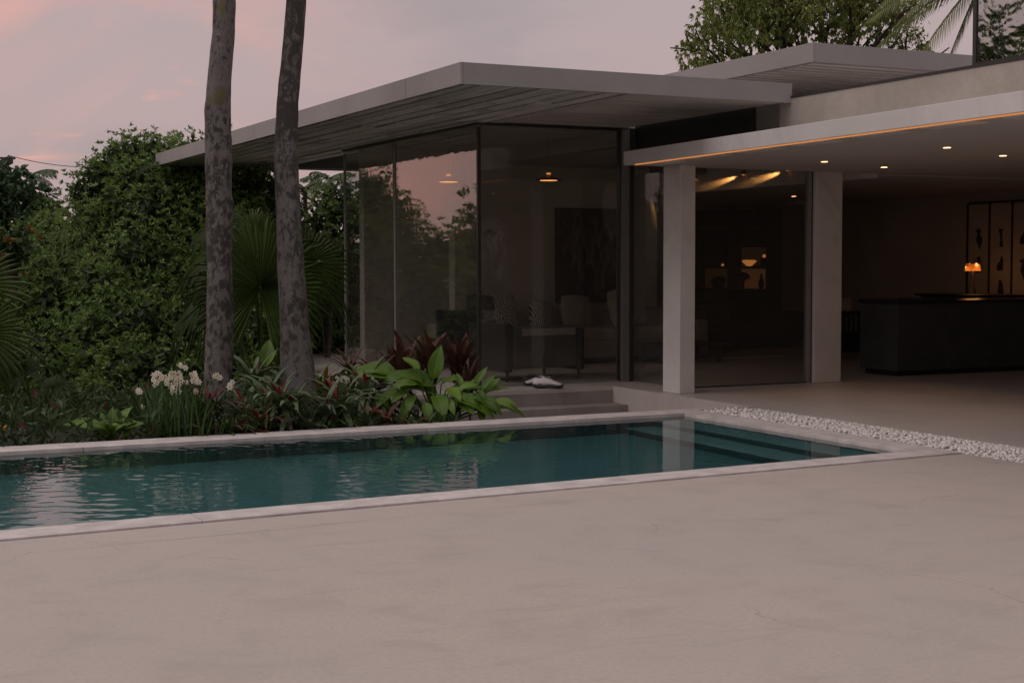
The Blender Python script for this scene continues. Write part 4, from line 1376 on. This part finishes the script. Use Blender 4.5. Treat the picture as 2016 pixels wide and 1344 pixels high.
base = at(1985, 100, 27); base.z = -2
top = at(1945, -60, 27) - base
t = thing('coconut_palm', 'coconut palm whose fronds hang beside the dark upper glass', 'palm', base)
MB().tube([(0, 0, 0), (.15, .1, 3), tuple(top)], [.2, .15, .12], 10).build('trunk', 'bark_brown', t, smooth=True)
R_ = Vector(RT); U_ = Vector((0, 0, 1)); F_ = Vector(FW)
for (a, u, f_, ln, dr) in ((-1, .10, -.3, 2.9, .75), (-.9, .45, .2, 3.2, .8), (-.65, -.65, -.2, 2.4, .3), (-.8, -.35, .1, 2.6, .4), (-1, -.1, .1, 2.5, .5), (-.75, -.1, .4, 2.0, .6), (.1, -.8, -.3, 1.7, .2), (-.35, -.75, .1, 1.9, .25), (.8, .3, 0, 2.2, .6),
                           (.6, .6, .4, 2.2, .6), (-.3, .9, .1, 2.3, .5), (.3, .9, -.3, 2.3, .5), (.8, -.2, .5, 2.0, .4), (-.6, .5, -.6, 2.3, .7)):
    frond(t, top, R_ * a + U_ * u + F_ * f_, ln, dr, 50, .42)

# thin far palms in the sky gap under the eave
for (px, py, lab) in ((648, 352, 'small distant palm in the sky gap under the eave'), (600, 372, 'small distant palm hidden partly by the mossy trunk'), (60, 345, 'distant palm poking over the bushes near the utility pole')):
    d = 46; base = at(px, py, d); top = base.copy(); base.z = -3
    t = thing('distant_palm', lab, 'palm', base, group='distant palms')
    tp_ = top - base
    MB().tube([(0, 0, 0), tuple(tp_ * .5 + Vector((.1, 0, 0))), tuple(tp_)], [.12, .09, .07], 7).build('trunk', 'bark_brown', t)
    for k in range(9):
        a = k * .7 + px
        frond(t, tp_, (math.cos(a), math.sin(a), .35 + .3 * math.sin(k * 2.1)), 1.1, .55, 16, .34, 'far_leaf', .06)


def fan_leaf(parent, centre, normal, updir, radius, n=44, spread=330, droop=.35, mat='fan', split=.72, seed=0):
    """costapalmate leaf: pleated disc whose outer thirds split into drooping tips"""
    r_ = random.Random(seed)
    nrm = Vector(normal).normalized(); up_ = Vector(updir); up_ = (up_ - nrm * up_.dot(nrm)).normalized(); rt = up_.cross(nrm)
    C_ = Vector(centre); b = MB()
    for i in range(n):
        a = R(-spread / 2 + spread * (i + .5) / n + r_.uniform(-.8, .8)); da = R(spread / n) / 2
        ln = radius * r_.uniform(.78, 1.08) * (1 - .12 * abs(a) / math.pi)
        def P(rr, aa, lift):
            w = up_ * math.cos(aa) + rt * math.sin(aa)
            s = rr / radius
            return C_ + w * rr + nrm * lift + Vector((0, 0, -1)) * droop * radius * max(0, s - .5) ** 2 * 1.6 + nrm * (.12 * radius * s * s)
        pl = radius * .018
        k = len(b.v)
        rows = [(.02, 1.0), (.3, 1.0), (split, 1.0), (.8, .55), (1.0, .06)]
        for (s, w) in rows:
            dz = Vector((0, 0, -1)) * (max(0, s - .75) * ln * r_.uniform(.3, .9) * (droop * 2))
            b.v += [tuple(P(ln * s, a - da * w, 0) + dz), tuple(P(ln * s, a, pl * (1 + s)) + dz), tuple(P(ln * s, a + da * w, 0) + dz)]
        for q in range(len(rows) - 1):
            for j in range(2): b.f.append((k + q * 3 + j, k + q * 3 + j + 1, k + q * 3 + 4 + j, k + q * 3 + 3 + j))
    o = b.build('fan_leaf', mat, parent)
    return o


TOCAM = -Vector(FW)


def fan_palm(name, label, base, leaves, mat='fan'):
    t = thing(name, label, 'palm', base)
    for i, (px, py, d, nx, nz, ux, uz, rad, dr) in enumerate(leaves):
        c = at(px, py, d) - Vector(base)
        nrm = TOCAM + R_ * nx + U_ * nz; up_ = U_ * uz + R_ * ux
        fan_leaf(t, c, nrm, up_, rad, n=66 if rad > .8 else 46, droop=dr, mat=mat, seed=i + 3, split=.76 if rad > .8 else .5)
        MB().tube([(0, 0, .1), (c.x * .5, c.y * .5, c.z * .35), tuple(c + Vector(FW) * .015)], [.028, .02, .012], 7).build('leaf_stalk', 'strap_green', t)
    MB().lathe([(.12, 0), (.14, .1), (.09, .35), (.02, .5)], 10).build('stem', 'bark_brown', t)
    return t


b0 = at(520, 800, 16.9); b0.z = float(bed_z(b0.x, b0.y))
fan_palm('fan_palm', 'large fan palm with a round pleated leaf between the two trunks', b0,
         [(513, 566, 16.6, 0, .12, .05, 1, .98, .25), (500, 455, 17.4, .1, .5, .1, 1, .42, .5), (432, 500, 17.2, -.9, .9, -1, .3, .62, .9), (425, 580, 17.0, -.8, 1.0, -1, -.2, .60, 1.3),
          (602, 520, 17.2, .3, .2, .75, .9, .62, .25), (612, 560, 17.3, .7, 1.0, 1, .2, .50, 1.4), (440, 450, 17.6, -.5, 1.2, -.6, .8, .5, .9), (560, 640, 17.2, .1, 1.0, .3, -.8, .4, 1.0)])
b0 = at(-30, 850, 15.5); b0.z = float(bed_z(b0.x, b0.y))
fan_palm('fan_palm', 'fan palm entering at the frame edge with stiff green blades', b0,
         [(-62, 560, 15.3, .3, .15, .8, .6, .68, .12), (-45, 655, 15.0, .3, .3, .9, -.1, .66, .4), (-20, 700, 15.2, .2, .6, .8, -.6, .5, .9)])
b0 = at(95, 860, 15.0); b0.z = float(bed_z(b0.x, b0.y))
fan_palm('fan_palm', 'small pale fan palm drooping low in the dark undergrowth', b0,
         [(108, 762, 14.9, .2, .9, .2, .6, .26, 1.2), (45, 730, 15.2, -.1, 1.1, -.3, .6, .30, 1.2)], 'fan_pale')

# utility pole and wire
p = at(8, 312, 60)
t = thing('utility_pole', 'thin utility pole with insulator above the distant trees', 'pole', (p.x, p.y, -4))
MB().tube([(0, 0, 0), (0, 0, p.z + 4)], [.14, .11], 8).build('post', 'bark_brown', t)
MB().lathe([(.05, 0), (.16, .05), (.16, .3), (.06, .36)], 10, (.2, 0, p.z + 3.75)).build('transformer', 'dark_metal', t)
bx('crossarm', 'bark_brown', -.25, .45, -.04, .04, p.z + 3.97, p.z + 4.05, t)
e0 = at(16, 306, 60); e1 = at(175, 329, 64); e2 = at(620, 360, 75)
pts = []
for i in range(21):
    s = i / 20; q = e0.lerp(e1, s) if True else None; q = q + Vector((0, 0, -.12 * 4 * s * (1 - s))); pts.append(q)
w = MB().tube(pts + [e2], .016, 5).build('overhead_wire', 'dark_metal')
tag(w, 'thin black overhead wire running from the utility pole into the bushes', 'wire')


# ------------------------------------------------------------------ bed plants
def strap_mesh(name, ln, w, bend, mat, segs=6, fold=.3, tipw=.05):
    b = MB()
    for i in range(segs + 1):
        s = i / segs
        x = ln * bend * s * s; z = ln * (s - bend * .45 * s * s * s)
        ww = w * (1 - .35 * (1 - s) ** 2) * (1 if s < .5 else (1 - ((s - .5) / .5) ** 2) * (1 - tipw) + tipw) / 2
        lift = ww * fold
        b.v += [(x - lift, -ww, z), (x, 0, z - lift * .3), (x - lift, ww, z)]
    for i in range(segs):
        for j in range(2): b.f.append((i * 3 + j, i * 3 + j + 1, i * 3 + 4 + j, i * 3 + 3 + j))
    return b.mesh(name, mat, True)


def inst(name, me, parent, loc, rz, tilt, s=1.0, roll=0.0):
    o = link(name, me, parent)
    o.location = loc; o.rotation_euler = (roll, tilt, rz); o.scale = (s, s, s)
    o.rotation_mode = 'XYZ'
    return o


ST = {k: [strap_mesh('leaf', l_, w_, b_, k) for (l_, w_, b_) in ((.30, .034, .35), (.34, .040, .6), (.27, .036, .95))] for k in ('strap', 'maroon', 'strap_green', 'bronze')}
RED = [strap_mesh('leaf', l_, w_, b_, 'red_leaf') for (l_, w_, b_) in ((.15, .030, .12), (.18, .034, .3))]
DRY = [strap_mesh('leaf', .26, .02, 1.1, 'dry'), strap_mesh('leaf', .22, .02, 1.3, 'dry')]


def bed_at(px, py, d, hgt):
    p_ = at(px, py, d); return Vector((p_.x, p_.y, p_.z))


def bed_d(px, d):
    """depth for a plant whose row lies d - 12.75 m behind the coping"""
    return (12.66 + (d - 12.75) * 1.1) / (FW.y + RT.y * (px - 1008) / F_PX)


def rosette(px, py, d, s, label, outer='strap', red=3, n=18, dry=0):
    d = bed_d(px, d); s *= 1.6; n += 8; red = red // 2 + (red > 0)
    c = at(px, py + 8, d); bz = float(bed_z(c.x, c.y)) if c.y > 12.47 else -.1
    bz = min(bz, c.z - .03)
    t = thing('bromeliad', label, 'plant', (c.x, c.y, bz), group='red hearted rosette plants in the bed')
    h = c.z - bz
    MB().tube([(0, 0, -.02), (.01, 0, h * .5), (0, 0, h)], [.02, .016, .014], 6).build('stem', 'maroon' if red > 2 else 'strap_green', t)
    for i in range(n):
        me = ST[outer][i % 3]
        inst('leaf', me, t, (0, 0, h - .03 - .05 * (i / n)), i * 2.4 + rnd.uniform(-.3, .3), R(12 + 62 * (i / n) + rnd.uniform(-8, 8)), s * rnd.uniform(.8, 1.1))
    for i in range(red):
        inst('leaf', RED[i % 2], t, (0, 0, h - .01), i * 2.1 + rnd.uniform(-.3, .3), R(8 + rnd.uniform(0, 18)), s * rnd.uniform(.8, 1.2))
    for i in range(dry):
        inst('leaf', DRY[i % 2], t, (0, 0, h), i * 1.7, R(20 + 20 * i), s)
    return t


ros = [(417, 795, 12.85, .8, 'dark red hearted rosette at the foot of the mottled trunk', 'maroon', 7, 14, 0),
       (447, 838, 12.75, .7, 'low narrow rosette touching the coping below the mottled trunk', 'strap_green', 3, 14, 0),
       (500, 742, 13.9, 1.0, 'tall rosette of pale leaves with dry curled tips between the trunks', 'strap', 1, 18, 5),
       (528, 790, 13.1, 1.0, 'wide green rosette with long stiff leaves before the mossy trunk', 'strap', 3, 18, 0),
       (550, 782, 12.95, .9, 'rosette with one upright crimson heart before the mossy trunk', 'strap', 4, 18, 0),
       (575, 805, 12.9, 1.0, 'broad rosette with several crimson inner leaves below the mossy trunk', 'strap', 6, 20, 0),
       (520, 830, 12.8, .75, 'small dark rosette low between the two trunks', 'maroon', 4, 14, 0),
       (565, 838, 12.8, .7, 'small reddish rosette beside the coping under the mossy trunk', 'maroon', 4, 14, 0),
       (668, 790, 13.0, 1.05, 'large rosette with crimson heart beneath the bronze leaves', 'strap', 5, 20, 0),
       (640, 805, 12.9, .9, 'bluish green rosette leaning on its crimson hearted neighbour', 'strap', 1, 18, 0),
       (720, 760, 13.4, 1.0, 'red stemmed rosette standing tallest beside the broad leaved plant', 'strap', 7, 16, 0),
       (745, 745, 13.7, .9, 'pink tipped rosette behind the red stemmed one', 'maroon', 6, 12, 1),
       (722, 825, 12.85, .8, 'low rosette at the base of the red stem', 'strap', 3, 18, 0),
       (650, 838, 12.8, .75, 'flat dark rosette hugging the coping before the bluish one', 'strap_green', 2, 16, 0),
       (760, 825, 12.85, .7, 'dim red rosette in the shade of the broad leaves', 'maroon', 4, 14, 0),
       (690, 722, 14.6, .9, 'maroon upright rosette near the pavilion glass edge', 'maroon', 2, 12, 0),
       (600, 775, 13.9, .9, 'dark green rosette right behind the mossy trunk foot', 'strap_green', 0, 18, 0),
       (480, 800, 13.3, .9, 'olive rosette with arching leaves right of the white flowers', 'strap', 2, 16, 0),
       (610, 840, 12.75, .7, 'short green rosette at the coping midway along the bed', 'strap', 1, 16, 0),
       (475, 845, 12.75, .6, 'short red rosette at the coping near the white flowers', 'maroon', 4, 14, 0),
       (700, 840, 12.8, .65, 'tiny rosette tucked under the red stem by the coping', 'strap_green', 1, 14, 0),
       (630, 760, 14.2, .9, 'green rosette in front of the bronze leaves', 'strap_green', 0, 18, 0)]
for r_ in ros: rosette(*r_)

# undergrowth between them
n = 16000
ux = ng.uniform(-8.5, 5.7, n); uy = 12.5 + 5.5 * ng.uniform(0, 1, n) ** 1.4
uz = bed_z(ux, uy) + ng.uniform(.0, .22, n) * np.where((ux > 4.2) & (uy < 13.3), .5, 1.6)
D_ = ng.normal(size=(n, 3)) * .6 + np.array([0, 0, .7])
leaf_cloud('undergrowth', np.stack([ux, uy, uz], -1), D_, .15, .035, 'under')
tag(bpy.data.objects['undergrowth'], 'dim leafy ground cover beneath the bed plants', 'ground cover')

# orange bronze cordylines
def upright(name, label, px, py, d, n, mat, s, cat='plant', group=None, spread=30, h0=.0):
    d = bed_d(px, d)
    c = at(px, py, d); bz = min(float(bed_z(c.x, c.y)), c.z - .05)
    t = thing(name, label, cat, (c.x, c.y, bz), group=group)
    h = c.z - bz
    MB().tube([(0, 0, -.02), (0, 0, h)], .014, 6).build('stem', 'bark_brown', t)
    for i in range(n):
        me = BRD[mat][i % 2]
        inst('leaf', me, t, (rnd.uniform(-.05, .05) * s, rnd.uniform(-.05, .05) * s, h * rnd.uniform(.55, 1)), i * 2.4, R(rnd.uniform(2, spread)), s * rnd.uniform(.75, 1.1))
    return t


BRD = {k: [strap_mesh('leaf', .30, .055 if k == 'maroon' else .08, .18, k, 7, .25), strap_mesh('leaf', .27, .045 if k == 'maroon' else .07, .40, k, 7, .25)] for k in ('bronze', 'maroon', 'strap_green')}
G = 'bronze and maroon upright leaved plants'
for a in (('ti_plant', 'orange bronze upright leaves just beyond the mossy trunk', 618, 760, 13.7, 9, 'bronze', .75),
          ('ti_plant', 'short orange bronze leaves before the pale walkway', 645, 752, 13.9, 9, 'bronze', .7),
          ('ti_plant', 'maroon leaved shrub behind the broad green leaves, column side', 790, 712, 14.0, 44, 'maroon', 1.35),
          ('ti_plant', 'tallest maroon leaved shrub behind the broad green leaves', 845, 705, 14.1, 52, 'maroon', 1.4),
          ('ti_plant', 'rusty maroon shrub against the glass corner mullion', 905, 715, 14.0, 48, 'maroon', 1.35),
          ('ti_plant', 'thin maroon sprigs rising between the glass panes', 925, 745, 13.7, 30, 'maroon', 1.1),
          ('ti_plant', 'yellow green sprig with rusty edge at the platform end', 945, 770, 14.0, 6, 'bronze', .8)):
    upright(*a, group=G)


# broad leaved plants: each leaf its own object
def broad_mesh(name, ln, w, curl, wav=.02):
    nu, nv = 6, 9; V = []; UV = []
    for j in range(nv):
        s = j / (nv - 1)
        prof = math.sin(math.pi * s ** .8) ** .75 if 0 < s < 1 else .02
        ww = w / 2 * max(.03, prof)
        x = ln * (math.sin(curl * s) / curl if curl > .01 else s); z = -ln * (1 - math.cos(curl * s)) / max(curl, .01)
        for i in range(nu + 1):
            u = i / nu * 2 - 1
            V.append((x, ww * u, z + abs(u) * ww * .35 + wav * math.sin(s * 11 + u * 2) * abs(u))); UV.append((i / nu, s))
    Fq = [(j * (nu + 1) + i, j * (nu + 1) + i + 1, (j + 1) * (nu + 1) + i + 1, (j + 1) * (nu + 1) + i) for j in range(nv - 1) for i in range(nu)]
    me = bpy.data.meshes.new(name); me.from_pydata(V, [], Fq); uvl = me.uv_layers.new()
    for lp in me.loops: uvl.data[lp.index].uv = UV[lp.vertex_index]
    me.materials.append(M['big_leaf']); me.polygons.foreach_set('use_smooth', [True] * len(me.polygons)); me.update()
    return me


BL = [broad_mesh('leaf', 1, .42, c_) for c_ in (.5, .9, 1.25)]


def broad_plant(name, label, px, d, leaves, cat='plant', group='broad leaved green plants'):
    """leaves: (base px, base py, tip px, tip py, toward camera metres, curl index, width)"""
    d = bed_d(px, d)
    c = at(px, 830, d); bz = float(bed_z(c.x, c.y))
    t = thing(name, label, cat, (c.x, c.y, bz), group=group)
    off = Vector((c.x, c.y, bz))
    more = [(a0 + rnd.uniform(-16, 16), b0 + rnd.uniform(-6, 12), a1 + rnd.uniform(-34, 34), b1 + rnd.uniform(-6, 30), f0 - .12, c0, w0) for (a0, b0, a1, b1, f0, c0, w0) in leaves if b1 > 700]
    for (x0, y0, x1, y1, fw, ci, wd) in leaves + more:
        y1 = min(y1 + (14 if y1 < 720 and px > 700 else 0), 834)
        jx, jy = rnd.uniform(-4, 4), rnd.uniform(-4, 4)
        fw *= .65
        a = at(x0 + jx * .8, y0 + jy, d - fw * .5 + rnd.uniform(-.08, .08)) - off; e = at(x1, y1, d - fw) - off; wd *= 1.3
        v = e - a; ln = v.length
        me = BL[ci]
        o = link('leaf', me, t)
        # chord of the curled leaf in its own frame
        cv = (.5, .9, 1.25)[ci]; chord = Vector((math.sin(cv) / cv, 0, -(1 - math.cos(cv)) / cv))
        q0 = v.normalized(); zc = (U_ + TOCAM * .75 + R_ * rnd.uniform(-.25, .25))
        yv = zc.cross(q0).normalized(); zv = q0.cross(yv).normalized()
        rot = Matrix((q0, yv, zv)).transposed()
        ang = math.atan2(-chord.z, chord.x)
        loc_rot = Matrix.Rotation(-ang, 3, 'Y')
        sc = ln / chord.length
        mm = (rot @ loc_rot).to_4x4(); mm.translation = a
        o.matrix_local = mm @ Matrix.Diagonal((sc, sc * wd, sc, 1))
        MB().tube([(0, 0, .0), tuple(a * .5 + Vector((0, 0, .02))), tuple(a)], [.010, .008, .006], 5).build('leaf_stalk', 'strap_green', t)
    return t


broad_plant('broad_leaf_plant', 'big bright green plant with large pointed leaves beside the steps', 860, 13.1,
            [(854, 746, 869, 664, 0.05, 0, 0.80),
             (830, 728, 792, 690, 0.00, 0, 0.75),
             (848, 761, 779, 739, 0.15, 1, 0.75),
             (773, 734, 715, 717, -0.10, 1, 0.90),
             (824, 758, 766, 766, 0.25, 1, 0.70),
             (860, 758, 885, 743, 0.10, 0, 0.60),
             (878, 766, 907, 791, 0.35, 2, 0.90),
             (858, 782, 875, 825, 0.45, 2, 0.85),
             (836, 791, 845, 833, 0.45, 2, 0.80),
             (895, 773, 943, 757, 0.10, 1, 0.60),
             (934, 761, 961, 707, -0.10, 0, 0.55),
             (949, 773, 977, 737, 0.00, 0, 0.70),
             (949, 776, 1006, 765, -0.10, 1, 0.45),
             (937, 782, 988, 819, 0.30, 2, 0.75),
             (970, 788, 1022, 800, 0.10, 2, 0.45),
             (964, 792, 1015, 809, 0.20, 2, 0.50),
             (904, 791, 934, 818, 0.35, 2, 0.80),
             (931, 803, 974, 825, 0.30, 2, 0.70),
             (901, 770, 925, 794, 0.20, 2, 0.80),
             (738, 779, 766, 803, 0.20, 2, 0.70),
             (818, 776, 802, 812, 0.30, 2, 0.80),
             (884, 788, 895, 818, 0.40, 2, 0.70),
             (922, 773, 937, 746, 0.00, 0, 0.60),
             (848, 770, 818, 746, 0.00, 0, 0.70),
             (806, 770, 770, 794, 0.30, 1, 0.70),
             (907, 758, 898, 734, -0.05, 0, 0.70),
             (830, 746, 824, 719, -0.10, 0, 0.70),
             (943, 770, 955, 788, 0.30, 1, 0.80)])
broad_plant('broad_leaf_plant', 'low yellow green plant with broad leaves at the dark end of the bed', 215, 12.9,
            [(215, 850, 172, 825, .1, 0, .9), (215, 852, 140, 868, .15, 1, .7), (218, 850, 198, 812, 0, 0, .9), (220, 848, 222, 800, 0, 0, .8), (225, 848, 262, 800, .0, 1, .8), (220, 855, 180, 860, .3, 1, .8),
             (228, 850, 270, 830, .1, 1, .9), (225, 855, 250, 862, .3, 2, .8), (222, 852, 205, 868, .35, 2, .9), (235, 850, 285, 850, .1, 1, .7), (230, 845, 246, 815, .1, 0, 1), (218, 852, 158, 845, .1, 1, .6)])
broad_plant('broad_leaf_plant', 'pale green soft leaved plant between the flowers and the trunks', 492, 12.95,
            [(485, 850, 465, 815, .1, 0, 1), (490, 850, 500, 808, .1, 0, 1.1), (492, 848, 525, 820, .1, 1, 1), (490, 852, 470, 840, .3, 1, 1.1), (494, 852, 512, 845, .3, 1, 1.1), (488, 850, 450, 828, 0, 1, .9)])
broad_plant('broad_leaf_plant', 'single upright yellow green leaf cluster behind the pale rosette', 520, 14.9,
            [(522, 720, 530, 668, 0, 0, 1.0), (524, 722, 545, 690, .1, 0, 1.1), (520, 725, 508, 690, 0, 0, .4)])

# ------------------------------------------------------------------ white daffodils
c = at(345, 860, 12.85); bz = float(bed_z(c.x, c.y))
t = thing('daffodil_clump', 'clump of tall white daffodils with yellow cups above the pool coping', 'flowers', (c.x, c.y, bz))
off = Vector((c.x, c.y, bz))
NAR = [strap_mesh('leaf', .62, .020, .10, 'strap_green', 7), strap_mesh('leaf', .56, .022, .28, 'strap_green', 7), strap_mesh('leaf', .60, .018, .18, 'strap', 7)]
for i in range(240):
    p_ = at(rnd.uniform(295, 408), 866, rnd.uniform(12.6, 13.4)) - off; p_.z = 0
    inst('leaf', NAR[i % 3], t, p_, rnd.uniform(0, 6.28), R(abs(rnd.gauss(0, 7))), rnd.uniform(.7, 1.12))
for i in range(22):
    p_ = at(rnd.uniform(290, 415), 862, rnd.uniform(12.6, 12.9)) - off; p_.z = 0
    inst('leaf', NAR[1], t, p_, rnd.uniform(0, 6.28), R(rnd.uniform(25, 50)), rnd.uniform(.4, .6))


def flower_mesh():
    b = MB()
    for k in range(6):
        a = k * math.pi / 3; tw = .15
        cx_, cy_ = math.cos(a), math.sin(a); sx, sy = -math.sin(a), math.cos(a)
        P_ = [(0, 0, 0), (cx_ * .5 + sx * .28, cy_ * .5 + sy * .28, .02), (cx_ * 1.0, cy_ * 1.0, -.06), (cx_ * .5 - sx * .28, cy_ * .5 - sy * .28, .06)]
        kk = len(b.v); b.v += P_; b.f += [(kk, kk + 1, kk + 2), (kk, kk + 2, kk + 3)]
    return b.mesh('flower', 'petal')


FM = flower_mesh()
CM = MB().lathe([(.10, 0), (.2, .12), (.26, .25), (.14, .18), (.05, .1)], 8).mesh('cup', 'cup')
heads = [(279, 772, 3), (283, 800, 1), (305, 738, 3), (300, 752, 3), (318, 738, 2), (338, 737, 3), (335, 752, 3), (352, 748, 4), (357, 765, 3), (342, 765, 2), (362, 745, 2), (349, 735, 2),
         (361, 722, 2), (368, 730, 1), (382, 742, 2), (386, 755, 3), (388, 764, 2), (380, 750, 2), (426, 734, 2), (433, 742, 1), (455, 755, 2), (458, 762, 1), (330, 745, 2), (308, 758, 2)]
for (px, py, nn) in heads:
    d = 12.75 + rnd.uniform(-.1, .1)
    hc = at(px, py, d) - off
    foot = Vector((hc.x * .75 + rnd.uniform(-.03, .03), hc.y * .8, 0))
    MB().tube([tuple(foot), tuple((foot + hc) / 2 + Vector((rnd.uniform(-.02, .02), 0, .03))), tuple(hc)], [.005, .0045, .003], 5).build('flower_stem', 'strap_green', t)
    for k in range(nn):
        o = link('flower', FM, t)
        pp = hc + R_ * rnd.uniform(-.032, .032) + U_ * rnd.uniform(-.032, .032) + TOCAM * rnd.uniform(.0, .04)
        nd = (TOCAM + R_ * rnd.uniform(-.8, .8) + U_ * rnd.uniform(-.5, .4)).normalized()
        o.rotation_euler = nd.to_track_quat('Z', 'Y').to_euler(); o.location = pp; s = rnd.uniform(.030, .038); o.scale = (s, s, s)
        cu = link('cup', CM, o)

# yellow blossom at the frame edge
c = at(6, 846, 12.9)
t = thing('yellow_flower', 'yellow and orange blossom low at the frame edge', 'flower', (c.x, c.y, float(bed_z(c.x, c.y))))
hz = c.z - t.location.z
MB().tube([(0, 0, 0), (0, 0, hz)], .006, 5).build('stem', 'strap_green', t)
PM = strap_mesh('petal', .075, .04, .3, 'yellow', 4)
for k in range(14): inst('petal', PM, t, (0, 0, hz + (k % 3) * .01), k * 2.4, R(35 + 25 * (k % 3)))
for k in range(8): inst('leaf', NAR[1], t, (0, 0, 0), k * .8, R(40), .35)
